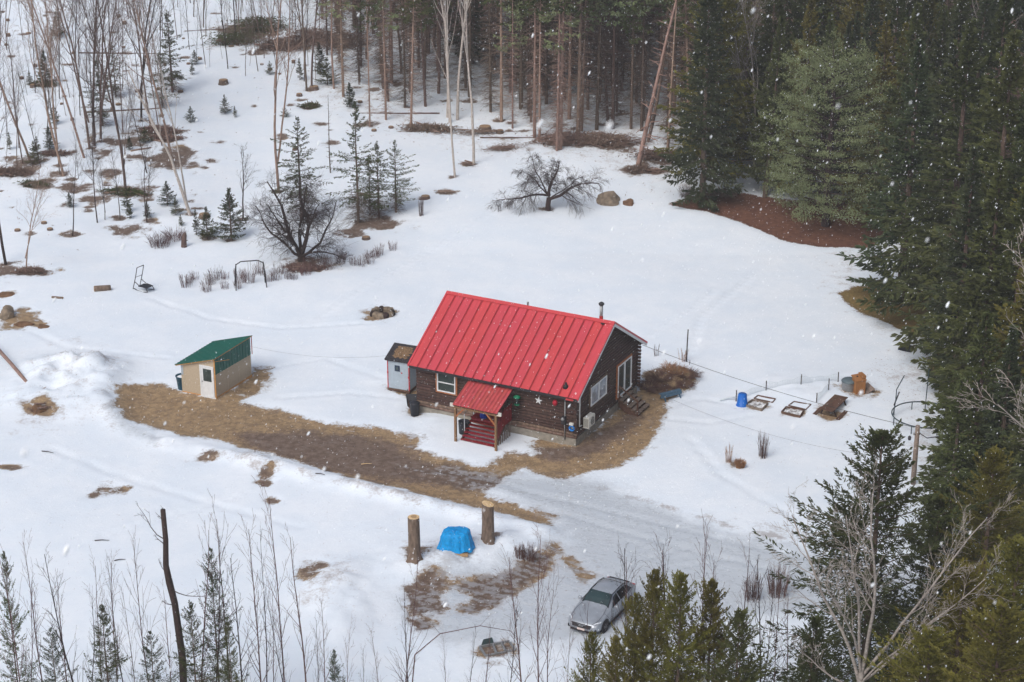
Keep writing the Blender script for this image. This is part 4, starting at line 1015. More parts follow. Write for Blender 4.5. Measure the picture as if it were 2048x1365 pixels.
x, y, z = G(1812, 700)
o = MB().box(-.45,.45,-.35,.35,0,.05).build('dark_mat', M('plastic_black')); o.location = (x,y,z+.12); o.rotation_euler = (.35,.1,-.5); tag(o, 'black flat panel lying on open snow near the big spruces', 'panel')
x, y, z = G(1373, 724)
o = MB().tube([(0,0,-.3),(0,.0,1.0),(.03,0,2.25)], [.045,.042,.038], 7).build('thin_post', M('bark_dark')); o.location = (x,y,z); tag(o, 'thin dark upright post standing beyond the brown shrub by the cabin', 'post')
def bench():
    x, y, z = G(1340, 798)
    t = thing('sawhorse', 'blue grey sawhorse bench tipped over beside the brown shrub', 'sawhorse', (x, y, z+.02), radians(28))
    m_ = mat('blue_paint', (70,96,116), .7, .2, 6)
    MB().beam((-.75,0,.42),(.75,0,.46),.26,.05).build('top_board', m_, t)
    MB().beam((-.75,-.16,.3),(.75,-.16,.34),.04,.2).build('side_board', m_, t)
    for e in (-.55,.55):
        for s in (-1,1): MB().beam((e,s*.05,.42),(e+.05,s*.32,-.02),.08,.05).build('leg', m_, t)
bench()

# ------------------------------------------------------------------ power pole and wires
x, y, z = G(1826, 968); PT = Vector((x, y, z)); ptop = None
hp = 3.6
for k in range(200):   # the pole is as tall as the photograph shows
    q = Vector((x, y, z+hp)); 
    d = Vector((x, y*_c-(z+hp-CAM_H)*_s, y*_s+(z+hp-CAM_H)*_c)); py = 682.5 - FPX*d.z/d.y
    if py < 852: break
    hp += .03
t = thing('power_pole', 'grey wooden utility pole in front of the right hand spruces', 'utility pole', (x, y, z))
MB().tube([(0,0,-.4),(0,0,hp*.5),(0,0,hp)], [.15,.14,.125], 12).build('pole', M('grey_wood'), t, True)
MB().lathe([(.04,0),(.06,.05),(.03,.14)], 8, (-.2,-.05,hp-.55)).build('insulator', M('galv'), t)
MB().beam((-.22,-.05,hp-.5),(.15,-.05,hp-.5),.05,.05).build('bracket', M('dark_metal'), t)
MB().lathe([(.07,0),(.09,.04),(.09,.2),(.03,.26)], 9, (-.42,-.05,hp-.85)).build('wire_spool', M('dark_metal'), t)
MB().tube([(.1,-.1,hp-.4),(.5,-.3,hp-.62),(1.6,-.2,hp-.5)], .03, 6).build('cable_loop', M('dark_metal'), t)
def wire(name, a, b, sag, r, label, m='steel_black'):
    a, b = Vector(a), Vector(b); n = 28
    o = MB().tube([a.lerp(b, k/n) - Vector((0,0,sag*4*(k/n)*(1-k/n))) - a for k in range(n+1)], r, 5).build(name, M(m)); o.location = a
    tag(o, label, 'wire', 'overhead wires around the cabin')
    return o
wire('service_wire', HP(.2, W_+.2, 3.25), (x-.2, y, z+hp-.1), .35, .014, 'black service cable sagging from the cabin gable to the utility pole')
wire('thin_wire', HP(.25, 8.9, .6), (x-.2, y, z+hp*.42), .9, .006, 'thin grey wire hanging low over the snow right of the cabin', 'dark_metal')
gx, gy, gz_ = G(497, 690)
wire('thin_wire', (gx+.1, gy-4.5, gz_+1.9), HP(-14.2, 3.2, 2.0), .5, .005, 'thin wire between the green roofed shed and the grey shed', 'dark_metal')
o = MB().tube([(0,0,-.14),(.02,0,.14)], .02, 5).build('wire_clip', M('dark_metal'))
wa, wb = Vector(HP(.2, W_+.2, 3.25)), Vector((x-.2, y, z+hp-.1)); o.location = wa.lerp(wb, .19) - Vector((0,0,.35*4*.19*.81)); tag(o, 'small dark clip on the service cable right of the cabin', 'clip')

# ------------------------------------------------------------------ swing frame, lounge chair, logs, rocks
a, b = Vector(G(468, 577)), Vector(G(535, 570))
c = (a+b)/2; d = b-a; t = thing('swing_frame', 'dark empty swing set frame standing at the edge of the dry grass', 'swing frame', tuple(c), math.atan2(d.y, d.x))
w2 = d.length/2-.1; m_ = M('steel_black')
for s in (-1,1):
    for e in (-.55,.55): MB().tube([(s*w2, e, -.1), (s*(w2-.12), e*.1, 1.75)], .04, 6).build('leg', m_, t)
    MB().tube([(s*(w2-.12),0,1.72),(s*(w2-.5),0,1.95)], .04, 6).build('corner_tube', m_, t)
MB().tube([(-w2+.5,0,1.94),(w2-.5,0,1.94)], .045, 6).build('top_bar', m_, t)
for s in (-.12,.05): MB().tube([(s,0,1.94),(s+.02,.05,.7)], .012, 4).build('chain', m_, t)
x, y, z = G(286, 580)
t = thing('lounge_chair', 'dark folding rocker chair frame alone on the snow left of the swing', 'chair', (x, y, z), radians(-35))
for s in (-.33,.33):
    MB().tube([(-.1,s,1.75),(-.28,s,1.1),(-.5,s,.45),(-.65,s,.02)], .028, 6).build('frame_tube', m_, t)
    MB().tube([(-.6,s,.1),(-.2,s,.0),(.3,s,-.02),(.8,s,.1)], .028, 6).build('rocker', m_, t)
    MB().tube([(-.42,s,.62),(.0,s,.4),(.62,s,.36),(.78,s,.1)], .028, 6).build('arm', m_, t)
MB().tube([(-.1,-.33,1.75),(-.1,.33,1.75)], .028, 6).build('cross_tube', m_, t)
MB().add([(-.15,-.3,.3),(.72,-.3,.34),(.72,.3,.34),(-.15,.3,.3),(-.15,-.3,.36),(.72,-.3,.40),(.72,.3,.40),(-.15,.3,.36)], [(3,2,1,0),(4,5,6,7),(0,1,5,4),(1,2,6,5),(2,3,7,6),(3,0,4,7)]).build('seat', M('plastic_black'), t)
MB().tube([(-.36,-.33,.95),(-.36,.33,.95)], .02, 5).build('cross_tube', m_, t)

def log_piece(px, py, L2, r, rz, label, pitch=0, m1='bark_grey'):
    x, y, z = G(px, py); t = thing('cut_log', label, 'log', (x, y, z+r*.5), rz); t.rotation_euler = (0, pitch, rz)
    n = max(3, int(L2/.6)); pts = [(-L2/2+L2*k/n, random.uniform(-.02,.02), random.uniform(-.02,.02)) for k in range(n+1)]
    MB().tube(pts, [r*random.uniform(.93,1.07) for _ in pts], 10).build('bark', M(m1), t, True)
    for s in (-1,1): MB().lathe([(r*.9,-.005),(r*.9,.008)], 10).build('cut_face', M('cut_old'), t).matrix_local = Matrix.Translation((s*(L2/2+.004),0,0)) @ Matrix.Rotation(pi/2, 4, 'Y')
log_piece(205, 581, 1.15, .24, radians(18), 'grey log chunk lying left of the rocker chair', .05)
log_piece(115, 597, .8, .1, radians(-10), 'small flat piece of wood on the snow between log chunk and left edge')
a, b = Vector(G(-20, 700)), Vector(G(72, 783)); c = (a+b)/2; dd = b-a
t = thing('felled_pole', 'long pale fallen pole lying across the snow at the left edge', 'log', (c.x, c.y, c.z+.25), math.atan2(dd.y, dd.x))
MB().tube([(-dd.length/2,0,.25),(0,.05,.05),(dd.length/2,0,-.15)], [.13,.12,.10], 9).build('trunk', M('bark_tan'), t, True)
MB().tube([(dd.length/2-.2,0,-.1),(dd.length/2-.1,.7,.1)], [.04,.02], 5).build('stub', M('bark_tan'), t)

def rock(px, py, sx, sy, sz, label, m='rock', seed=0, group=None):
    import bmesh
    x, y, z = G(px, py); bm = bmesh.new(); bmesh.ops.create_icosphere(bm, subdivisions=3, radius=1)
    r = random.Random(seed); ph = [r.uniform(0,6) for _ in range(6)]
    for v in bm.verts:
        p = v.co; k = 1 + .16*sin(p.x*3+ph[0])+.12*sin(p.y*4+ph[1]+p.z*2)+.08*sin(p.z*7+ph[2]+p.x*3)+.04*sin(p.x*11+p.y*9+ph[3])
        v.co = Vector((p.x*sx*k, p.y*sy*k, max(-.25, p.z)*sz*k))
    me = bpy.data.meshes.new('boulder'); bm.to_mesh(me); bm.free(); me.materials.append(M(m))
    o = link('boulder', me); o.location = (x, y, z-.02); return tag(o, label, 'rock', group)
rock(1215, 404, 1.05, .8, .75, 'large tan boulder right of the spreading bare apple tree', 'rock', 1)
rock(1256, 409, .42, .35, .42, 'small rusty boulder at the right end of the large boulder', 'rock_brown', 2)
rock(14, 632, .62, .6, .62, 'grey brown boulder bulging from the snow at the left edge', 'rock', 3)
rock(48, 650, .75, .35, .22, 'low flat brown rock below the left edge boulder', 'rock_brown', 4)
rock(88, 655, .4, .28, .22, 'small oval rock on the snow right of the left edge boulder', 'rock_brown', 5)
rock(12, 592, .5, .4, .3, 'brown mossy hump at the left edge below the forked trunks', 'rock_brown', 6)
rock(78, 822, .5, .3, .4, 'dark dirt clod sticking out of the plowed snow pile', 'rock_brown', 7)

def stump(px, py, r, h, label):
    x, y, z = G(px, py); t = thing('cut_stump', label, 'stump', (x, y, z-.05), random.uniform(0,6), 'low cut stumps on the snowy slope')
    MB().lathe([(r*1.35,0),(r*1.1,h*.3),(r,h)], 12).build('bark', M('bark_brown'), t, True)
    MB().lathe([(r*.98,h+.002),(r*.9,h+.012)], 12).build('cut_face', M('cut_dull'), t)
named = {(851,398,.34,.3):'low cut stump with pale top by the small fir left of the apple tree',(732,478,.3,.22):'low cut stump at the end of the brush patch below the sparse firs',(409,434,.4,.3):'low cut stump beside the foot of the white leaning birch',
 (447,168,.4,.45):'upright pale cut stump alone on the upper left slope',(628,180,.4,.4):'cut stump at the foot of the thin dark trunk near the top of the slope',(970,258,.5,.3):'wide cut stump at the edge of the pine forest',(1000,266,.3,.3):'pale cut stump among the slash at the forest edge'}
for k, l in named.items(): stump(*k, l)
rs_ = random.Random(8)
for i in range(34):
    px, py = rs_.uniform(5, 620), rs_.uniform(8, 250)
    stump(px, py, rs_.uniform(.13,.26), rs_.uniform(.12,.34), 'low cut stump among many on the cleared slope at the upper left')
for (px, py) in ((88,447),(35,462),(100,460),(310,275),(540,140),(720,205),(748,262),(782,256),(590,300)):
    stump(px, py, .22, .18, 'low pale cut stump near the lower edge of the cleared slope')
# old snag stump with a leaning broken top, near the small firs
x, y, z = G(368, 494)
t = thing('broken_stump', 'dark broken stump standing in thin brush left of the small firs', 'stump', (x, y, z), 0)
MB().tube([(0,0,-.1),(.02,0,.5),(.1,0,.95),(.16,0,1.15)], [.24,.19,.17,.06], 8).build('trunk', M('bark_brown'), t)
MB().tube([(.02,0,.4),(.3,.1,.5)], [.06,.03], 5).build('stub', M('bark_brown'), t)
#SECTION_END_OBJECTS
# ------------------------------------------------------------------ vegetation generators
def rhombi(P0, D, Ln, Wd, rs, cross=True, hang=0.):
    """needle sprays: thin rhombic quads from P0 along D"""
    n = len(P0); D = D/np.linalg.norm(D, axis=1)[:, None]
    r = rs.normal(size=(n, 3)); w = np.cross(D, r); w /= np.linalg.norm(w, axis=1)[:, None] + 1e-9
    tip = P0 + D*Ln[:, None]; tip[:, 2] -= hang*Ln
    mid = P0 + (tip-P0)*.5
    A1, B1 = mid + w*(Wd*.5)[:, None], mid - w*(Wd*.5)[:, None]
    V = [np.stack([P0, A1, tip, B1], 1)]
    if cross:
        w2 = np.cross(D, w); V.append(np.stack([P0, mid + w2*(Wd*.5)[:, None], tip, mid - w2*(Wd*.5)[:, None]], 1))
    return np.concatenate(V).reshape(-1, 3)
def quads(nv): return np.arange(nv).reshape(-1, 4)

def conifer(seed, H=10, R=2.2, nb=220, nt=34, tl=.34, tw=.085, base=.04, shape=1.0, rise=.25, droop=.55, tipup=.25, gap=.0, whorl=0, dead=0, mt='bark_brown', mf='needles_spruce', trunk_r=.16, flat=.35, cross=True, ragged=.25):
    """returns (trunk mesh, crown mesh)"""
    rs = np.random.RandomState(seed)
    t = np.sort(rs.uniform(0, 1, nb)**(.85))
    if whorl: t = np.clip(np.round(t*whorl)/whorl + rs.normal(0, .006, nb), 0, .995)
    hz = H*(base + (1-base)*t); az = rs.uniform(0, 2*pi, nb)
    pr = (1-t)**shape*(1-np.exp(-(t+.06)*14)) if shape < 3 else np.sqrt(np.clip(1-(1.9*t-.75)**2, .02, 1))*(1-.25*t)
    side = 1 + .22*np.sin(az*2+seed) + .16*np.sin(az*3+t*9)
    Lb = R*pr*side*(1+rs.normal(0, ragged, nb)); Lb = np.clip(Lb, .12*R*(1-t)+.1, R*1.35)
    keep = rs.uniform(0, 1, nb) > gap; hz, az, Lb, t = hz[keep], az[keep], Lb[keep], t[keep]; nb = len(t)
    k = np.clip((nt*(.25+.75*Lb/R)).astype(int), 5, nt); idx = np.repeat(np.arange(nb), k); N = len(idx)
    s = np.sqrt(rs.uniform(.03, 1, N)); lb = Lb[idx]
    up_ = (rise + .9*t**2)[idx]; dr = droop*(1-.6*t[idx])
    zc = lambda s_: lb*(up_*s_ - dr*s_**2 + tipup*s_**4)
    ca, sa = np.cos(az[idx]), np.sin(az[idx])
    sgn = np.where(rs.uniform(0, 1, N) < .5, -1, 1); spread = rs.uniform(.5, 1.25, N)*np.where(s > .92, .3, 1)
    lat = sgn*rs.uniform(0, 1, N)*lb*.22*(1-s)*(1 if flat else 1)
    x = lb*s*ca - lat*sa; y = lb*s*sa + lat*ca; z = hz[idx] + zc(s) + rs.normal(0, .03, N)
    P0 = np.stack([x, y, z], 1)
    a2 = np.arctan2(sa, ca) + sgn*spread
    slope = (up_ - 2*dr*s + 4*tipup*s**3)
    D = np.stack([np.cos(a2), np.sin(a2), slope*.8 + rs.normal(0, flat, N) - .1], 1)
    Ln = tl*rs.uniform(.6, 1.3, N)*(.55+.6*(1-s))*(.6+.5*lb/R); Wd = tw*rs.uniform(.7, 1.3, N)
    V = rhombi(P0, D, Ln, Wd, rs, cross, .15)
    # leader
    m = 24; q = rs.uniform(.86, 1.0, m)*H; a = rs.uniform(0, 2*pi, m)
    V = np.concatenate([V, rhombi(np.stack([0*q, 0*q, q], 1), np.stack([np.cos(a)*.7, np.sin(a)*.7, np.full(m, .8)], 1), np.full(m, tl*.6), np.full(m, tw), rs, cross)])
    crown = np_mesh('crown', V, quads(len(V)), M(mf))
    mb = MB(); mb.tube([(0,0,-.4), (0,0,H*.3), (.04,0,H*.7), (0,0,H*.99)], [trunk_r*1.15, trunk_r*.85, trunk_r*.42, .012], 7, False)
    sel = rs.choice(nb, min(nb, 110), replace=False)
    for i in sel:
        l = Lb[i]; c_, s_ = cos(az[i]), sin(az[i]); u_ = rise+.9*t[i]**2; d_ = droop*(1-.6*t[i])
        mb.tube([(0,0,hz[i])] + [(l*q*c_, l*q*s_, hz[i]+l*(u_*q-d_*q*q+tipup*q**4)) for q in (.5, .92)], [.022*(.4+l/R), .014, .005], 3, False)
    for i in range(dead):   # dead twigs on the bare stem below the crown
        h0 = rs.uniform(.03, base+.12)*H; a = rs.uniform(0, 2*pi); l = rs.uniform(.4, 1.5); dz = rs.uniform(-.45, .25)
        p1 = (l*.6*cos(a), l*.6*sin(a), h0+dz*l*.5); p2 = (l*cos(a+.15), l*sin(a+.15), h0+dz*l-.08)
        mb.tube([(0,0,h0), p1, p2], [.020, .014, .006], 3, False)
        if rs.uniform() < .65:
            b = a + rs.uniform(-.9, .9); mb.tube([p1, (p1[0]+.45*cos(b), p1[1]+.45*sin(b), p1[2]+rs.uniform(-.25,.15))], [.009, .004], 3, False)
    return (('trunk', mb.mesh('trunk', M(mt), False)), ('crown', crown))

def white_pine(seed, H=13, R=5, mf='needles_pine'):
    rs = np.random.RandomState(seed); mb = MB(); mb.tube([(0,0,-.4),(0,0,H*.4),(.1,.05,H*.75),(0,0,H*.97)], [.32,.25,.14,.03], 9, False)
    C_, Dd = [], []
    nw = 15
    for w in range(nw):
        tt = (w+.3)/nw; hz = H*(.06+.9*tt); nb = rs.randint(5, 8)
        rad = R*(sqrt(max(.03, 1-((tt-.28)/.78)**2)) if tt > .28 else .80+.2*tt/.28)
        for b in range(nb):
            a = 2*pi*(b+rs.uniform(-.3,.3))/nb + w*.9; l = rad*rs.uniform(.75, 1.1); zz = lambda q: hz + l*(.10*q + .10*q*q*(1 if tt > .4 else .2)+ .45*tt*tt*q) 
            mb.tube([(0,0,hz)] + [(l*q*cos(a), l*q*sin(a), zz(q)) for q in (.35,.7,.97)], [.06,.04,.025,.008], 4, False)
            n_sub = 15
            for k in range(n_sub):
                q = .22 + .78*(k+rs.uniform())/n_sub; ang = a + rs.choice([-1,1])*rs.uniform(.4,1.1); sl_ = l*.30*(1.15-q)+.3
                e = np.array([l*q*cos(a)+sl_*cos(ang), l*q*sin(a)+sl_*sin(ang), zz(q)+.12*sl_+rs.normal(0,.1)])
                if k % 3 == 0: mb.tube([(l*q*cos(a), l*q*sin(a), zz(q)), tuple(e)], [.018,.006], 3, False)
                C_.append(e); 
    C_ = np.array(C_); n = 22; N = len(C_)*n
    P0 = np.repeat(C_, n, 0) + rs.normal(0, 1, (N, 3))*np.array([.27,.27,.09]); D = rs.normal(0, 1, (N, 3)) + np.array([0,0,.75])
    V = rhombi(P0, D, rs.uniform(.14,.26,N), rs.uniform(.035,.06,N), rs, True)
    return (('trunk', mb.mesh('trunk', M('bark_dark'))), ('crown', np_mesh('crown', V, quads(len(V)), M(mf))))

def bare_tree(seed, H=8, r0=.07, kind='sapling', mt='twig_red', detail=1.0):
    """a leafless tree: trunk mesh with the main limbs, crown mesh of fine twigs"""
    rs = random.Random(seed); big, fine = MB(), MB(); rf0, rf1 = (.30,.44) if kind.startswith('apple') else (.42,.6)
    def path(p, d, L, n, jit, grav):
        pts = [Vector(p)]; d = Vector(d).normalized()
        for i in range(n):
            d = (d + Vector((rs.gauss(0,jit), rs.gauss(0,jit), rs.gauss(0,jit)+grav))).normalized(); pts.append(pts[-1] + d*L/n)
        return pts, d
    def grow(p, d, L, r, lev, spec):
        nseg, jit, grav, nch, ratio, ang, lo = spec[lev]
        pts, dd = path(p, d, L, nseg, jit, grav); m = len(pts)
        taper = .25 if lev == 0 else .3
        rad = [max(.0045 if kind.startswith('apple') else .006, r*(1-(1-taper)*i/(m-1))) for i in range(m)]
        (big if r > .018 else fine).tube(pts, rad, 7 if r > .08 else (5 if r > .03 else 3), False)
        if lev+1 >= len(spec): return
        n = max(1, int(nch*(detail if lev > 0 else 1)*rs.uniform(.8,1.2)))
        for k in range(n):
            f = lo + (1-lo)*(k+rs.uniform(.1,.9))/n; i = min(m-2, int(f*(m-1))); q = pts[i].lerp(pts[i+1], f*(m-1)-i)
            ax = (pts[i+1]-pts[i]).normalized(); o = ax.orthogonal().normalized(); o.rotate(Matrix.Rotation(rs.uniform(0,2*pi), 3, ax))
            a = ang*rs.uniform(.7,1.25); nd_ = ax*cos(a) + o*sin(a)
            L2 = L*ratio*rs.uniform(.6,1.15)*(1.15-.65*f if lev == 0 else 1); r2 = max(.006, r*(1-(1-taper)*f)*rs.uniform(rf0,rf1))
            grow(q, nd_, L2, r2, lev+1, spec)
    S = {'sapling': [(9,.035,.02,16,.26,.6,.22),(4,.08,.10,4,.5,.6,.25),(3,.1,.04,0,0,0,0)],
         'whip':    [(8,.03,.02,22,.20,.55,.22),(4,.08,.12,4,.45,.5,.25),(2,.1,.0,0,0,0,0)],
         'hardwood':[(10,.04,.02,13,.34,.6,.36),(6,.10,.09,6,.45,.65,.2),(4,.12,.05,4,.45,.6,.2),(2,.1,0,0,0,0,0)],
         'birch':   [(10,.045,.03,12,.36,.45,.45),(6,.09,.10,6,.42,.55,.2),(4,.12,.0,4,.42,.6,.2),(2,.1,-.1,0,0,0,0)],
         'pole':    [(8,.02,.01,30,.06,1.35,.10),(3,.12,-.04,1,.5,.8,.3),(2,.1,0,0,0,0,0)],
         'snag':    [(8,.03,.02,6,.16,1.0,.25),(4,.2,.05,1,.5,.7,.3),(2,.2,0,0,0,0,0)]}
    if kind == 'apple_spread':     # two-armed spreading apple tree
        arms = [((0,0,-.2),(.04,0,1),1.15,.17)]; p0 = Vector((.06,0,.92))
        big.tube([(0,0,-.2),(.0,0,.4),(.06,0,.92)], [.21,.17,.16], 8, False)
        spec = [(9,.14,-.03,15,.42,.85,.20),(6,.14,-.09,11,.60,.65,.10),(5,.13,-.13,5,.75,.55,.10),(3,.12,-.10,0,0,0,0)]
        for d, L, r in (((.95,-.05,.30),3.7,.12),((.6,.2,.62),2.6,.05),((-.05,-.1,1),2.5,.12),((-.98,.1,.34),3.7,.085),((-.8,-.3,.5),3.0,.06),((.35,.3,.8),2.3,.06),((-.55,.3,.75),3.0,.07)):
            grow(p0 + (Vector((0,0,.15)) if d[0] < 0 else Vector((0,0,-.1))), d, L, r, 0, spec)
    elif kind == 'apple_big':
        spec = [(9,.13,.01,14,.46,.9,.2),(6,.16,.0,10,.55,.8,.12),(4,.16,-.03,6,.58,.7,.12),(2,.15,-.03,0,0,0,0)]
        big.tube([(0,0,-.3),(0,0,.35)], [.3,.26], 8, False)
        for d, L, r in (((.35,0,1),5.6,.17),((-.35,.1,1),5.8,.17),((.05,.35,1),5.4,.14),((1.3,.1,.5),5.0,.11),((-1.3,-.1,.5),5.0,.11),((.3,-.5,1.0),5.0,.10),((-.7,-.3,1.0),5.2,.11),((-.6,.6,.7),4.0,.09),((.6,-.6,.75),4.2,.09)):
            grow(Vector((0,0,.3)), d, L, r, 0, spec)
    elif kind == 'vase':           # many pale stems fanning from one butt
        spec = [(9,.07,.03,9,.36,.6,.30),(5,.12,.05,6,.45,.7,.2),(4,.14,.03,5,.45,.65,.2),(2,.12,0,0,0,0,0)]
        big.tube([(0,0,-.5),(.2,0,H*.25),(.35,.0,H*.46)], [r0*1.2,r0,r0*.9], 8, False); b = Vector((.35,0,H*.45))
        for d, L, r in (((-.42,0,1),H*.46,r0*.6),((-.18,.1,1),H*.40,r0*.55),((.10,0,1),H*.50,r0*.66),((.62,0,1),H*.48,r0*.55),((1.0,.1,.75),H*.40,r0*.45),((-1.2,.1,.35),H*.24,r0*.34),((.5,-.4,.8),H*.30,r0*.34),((-.35,-.3,1),H*.38,r0*.45)):
            grow(b + Vector((0,0,rs.uniform(-.8,.2))), d, L, r, 0, spec)
    elif kind == 'snag':
        pts = [(0,0,-.3),(.03,0,H*.3),(-.15,0,H*.56),(-.32,0,H*.66),(-.42,0,H*.74),(-.36,0,H*.86),(-.40,0,H)]
        big.tube(pts, [r0*1.1,r0,r0*.9,r0*.95,r0*.8,r0*.72,r0*.68], 9, True)
        spec = [(5,.16,.06,4,.4,.7,.3),(3,.16,.05,2,.5,.6,.3),(2,.1,0,0,0,0,0)]
        for z_, d, L in ((.86,(-1,0,.35),2.0),(.93,(-.4,.1,1),.6),(.83,(-.7,.2,.7),.8),(.68,(-.6,.1,.9),1.0),(.62,(.7,0,-.55),1.6),(.4,(.5,.2,.5),.7),(.55,(-.5,-.1,.3),.6),(.97,(-.35,0,1),.4)):
            f = z_*H; x_ = -.38 if z_ > .7 else -.2; grow(Vector((x_,0,f)), d, L, .028, 0, spec)
    else:
        if kind == 'hardwood' and seed % 2: 
            grow((0,0,-.3), (rs.gauss(0,.05), 0, 1), H, r0, 0, S[kind]); grow((0.03,0,H*.12), (rs.choice([-1,1])*.22, .05, 1), H*.8, r0*.75, 0, S[kind])
        else: grow((0,0,-.3), (rs.gauss(0,.04), rs.gauss(0,.04), 1), H, r0, 0, S[kind])
    out = [('trunk', big.mesh('trunk', M(mt), True))] if big.v else []
    if fine.v:
        fm = {'bark_birch': 'twig_red', 'bark_pale': 'bark_pale', 'bark_tan': 'twig_dead'}.get(mt, mt)
        out.append(('crown' if big.v else 'stem', fine.mesh('crown', M(fm))))
    return tuple(out)

def shrub(seed, R=.5, H=.8, n=60, r=.006, mt='shrub_brown', lean=.7):
    rs = random.Random(seed); mb = MB()
    for i in range(n):
        a = rs.uniform(0,2*pi); q = sqrt(rs.random())*R*.55; p = Vector((q*cos(a), q*sin(a), -.05)); l = H*rs.uniform(.55,1.15); b = a + rs.gauss(0,.5); o = R*lean*rs.uniform(.3,1)
        e = p + Vector((o*cos(b), o*sin(b), l)); m_ = p.lerp(e, .55) + Vector((-.1*o*cos(b), -.1*o*sin(b), .12*l))
        mb.tube([p, m_, e], [r*1.4, r, r*.5], 3, False)
        for k in range(2):
            c = b + rs.gauss(0,1); mb.tube([m_, m_ + Vector((.35*o*cos(c), .35*o*sin(c), .35*l*rs.uniform(.4,1)))], [r*.8, r*.4], 3, False)
    return (('stems', mb.mesh('stems', M(mt))),)
def brush(seed, L=3, Wd=1.2, H=.6, n=150, mt='twig_dead', needles=None):
    rs = random.Random(seed); nr = np.random.RandomState(seed); mb = MB()
    for i in range(n):
        c = Vector((rs.gauss(0,L*.3), rs.gauss(0,Wd*.3), 0)); f = max(0, 1-abs(c.x)/L-abs(c.y)/Wd*.6); c.z = rs.random()*H*f
        a = rs.gauss(0,.9)+(pi if rs.random() < .5 else 0); l = rs.uniform(.3,1.1); d = Vector((cos(a), sin(a)*.8, rs.gauss(.05,.22)))
        r = rs.choice([.006,.009,.012,.02]); mb.tube([c-d*l*.5, c+d*l*.1+Vector((0,0,.05)), c+d*l*.6], [r, r*.8, r*.4], 3, False)
    for i in range(3):
        a = rs.gauss(0,.3); l = L*rs.uniform(.5,.9); d = Vector((cos(a), sin(a), rs.gauss(0,.05))); c = Vector((rs.gauss(0,L*.15), rs.gauss(0,.2), .15+rs.random()*H*.4))
        mb.tube([c-d*l*.5, c+d*l*.5], [rs.uniform(.05,.1), .035], 6, True)
    out = [('sticks', mb.mesh('sticks', M(mt)))]
    if needles:
        N = n*7; P0 = np.stack([nr.normal(0,L*.25,N), nr.normal(0,Wd*.25,N), nr.uniform(.02,H*.8,N)], 1); D = nr.normal(0,1,(N,3))*np.array([1,1,.4])
        V = rhombi(P0, D, nr.uniform(.2,.5,N), nr.uniform(.03,.09,N), nr); out.append(('dead_needles', np_mesh('dead_needles', V, quads(len(V)), M(needles))))
    return tuple(out)

PROTO = {}
def proto(key, fn, *a, **k):
    if key not in PROTO: PROTO[key] = fn(*a, **k)
    return PROTO[key]
def plant(parts, loc, name, label, cat, group=None, sc=1.0, rz=None, tilt=(0,0), sxy=None, sink=.0):
    rz = random.uniform(0, 2*pi) if rz is None else rz
    t = thing(name, label, cat, (loc[0], loc[1], loc[2]-sink), 0, group)
    t.rotation_euler = (Matrix.Rotation(tilt[0], 3, 'Y') @ Matrix.Rotation(tilt[1], 3, 'X') @ Matrix.Rotation(rz, 3, 'Z')).to_euler()
    t.scale = (sc*(sxy or 1), sc*(sxy or 1), sc)
    for nm, me in parts: link(nm, me, t)
    return t
#SECTION_END_GENERATORS
# ------------------------------------------------------------------ plants: prototypes
def near_sparse(i): return proto(('nsp', i), lambda: conifer(160+i, H=13, R=2.6, nb=300, nt=60, tl=.34, tw=.042, base=.03, shape=.8, rise=.32, droop=.45, tipup=.2, ragged=.4, gap=.22, mf=('needles_dark','needles_spruce')[i], trunk_r=.13))
NEAR_S = [lambda i=i: conifer(100+i, H=13, R=3.0, nb=460, nt=104, tl=.31, tw=.042, base=.03, shape=.72, rise=.30, droop=.5, tipup=.25, ragged=.34, gap=.08, mf=('needles_spruce','needles_olive','needles_olive','needles_yellow')[i], trunk_r=.17) for i in range(4)]
def near(i): return proto(('near', i), NEAR_S[i])
def spruce(i): return proto(('spruce', i), lambda: conifer(200+i, H=18, R=(2.6,3.0,2.2,2.8,3.2)[i], nb=330, nt=42, tl=.6, tw=.14, base=.06, rise=.12, droop=.55, tipup=.3, mf=('needles_dark','needles_spruce','needles_dark','needles_spruce','needles_olive')[i], trunk_r=.24, dead=20))
def tallpine(i): return proto(('tall', i), lambda: conifer(300+i, H=21, R=(2.3,2.6,2.0)[i%3], nb=130, nt=32, tl=.5, tw=.12, base=(.46,.40,.52)[i%3], rise=.15, droop=.4, mf=('needles_spruce','needles_pine')[i%2], mt=('bark_tan','bark_brown')[i//3], trunk_r=(.155,.14,.175)[i%3], dead=240, gap=.1))
def deadspruce(i): return proto(('dead', i), lambda: conifer(340+i, H=17, R=2.0, nb=110, nt=20, tl=.4, tw=.06, base=.45, mf='twig_dead', mt='bark_brown', trunk_r=.12, dead=460, gap=.2, cross=True))
def fir(i): return proto(('fir', i), lambda: conifer(400+i, H=5, R=(1.15,1.35,.95)[i], nb=130, nt=40, tl=.26, tw=.06, base=.04, rise=.3, droop=.3, tipup=.2, mf=('needles_dark','needles_spruce','needles_spruce')[i], trunk_r=.07, gap=(0,.1,.2)[i]))
def sparsefir(i): return proto(('sparse', i), lambda: conifer(440+i, H=10, R=1.8, nb=210, nt=40, tl=.30, tw=.055, base=.14, rise=.15, droop=.35, tipup=.15, mf='needles_spruce', mt='bark_brown', trunk_r=.11, gap=.38, dead=190, ragged=.6))
def hardwood(i, mt='bark_brown'): return proto(('hard', i, mt), bare_tree, 500+i, 15, .105, 'hardwood', mt, 1.15)
def birch(i): return proto(('birch', i), bare_tree, 540+i, 17, .16, 'birch', 'bark_birch', .9)
def sapling(i, mt='twig_red'): return proto(('sap', i, mt), bare_tree, 560+i, 7, .045, 'sapling', mt)
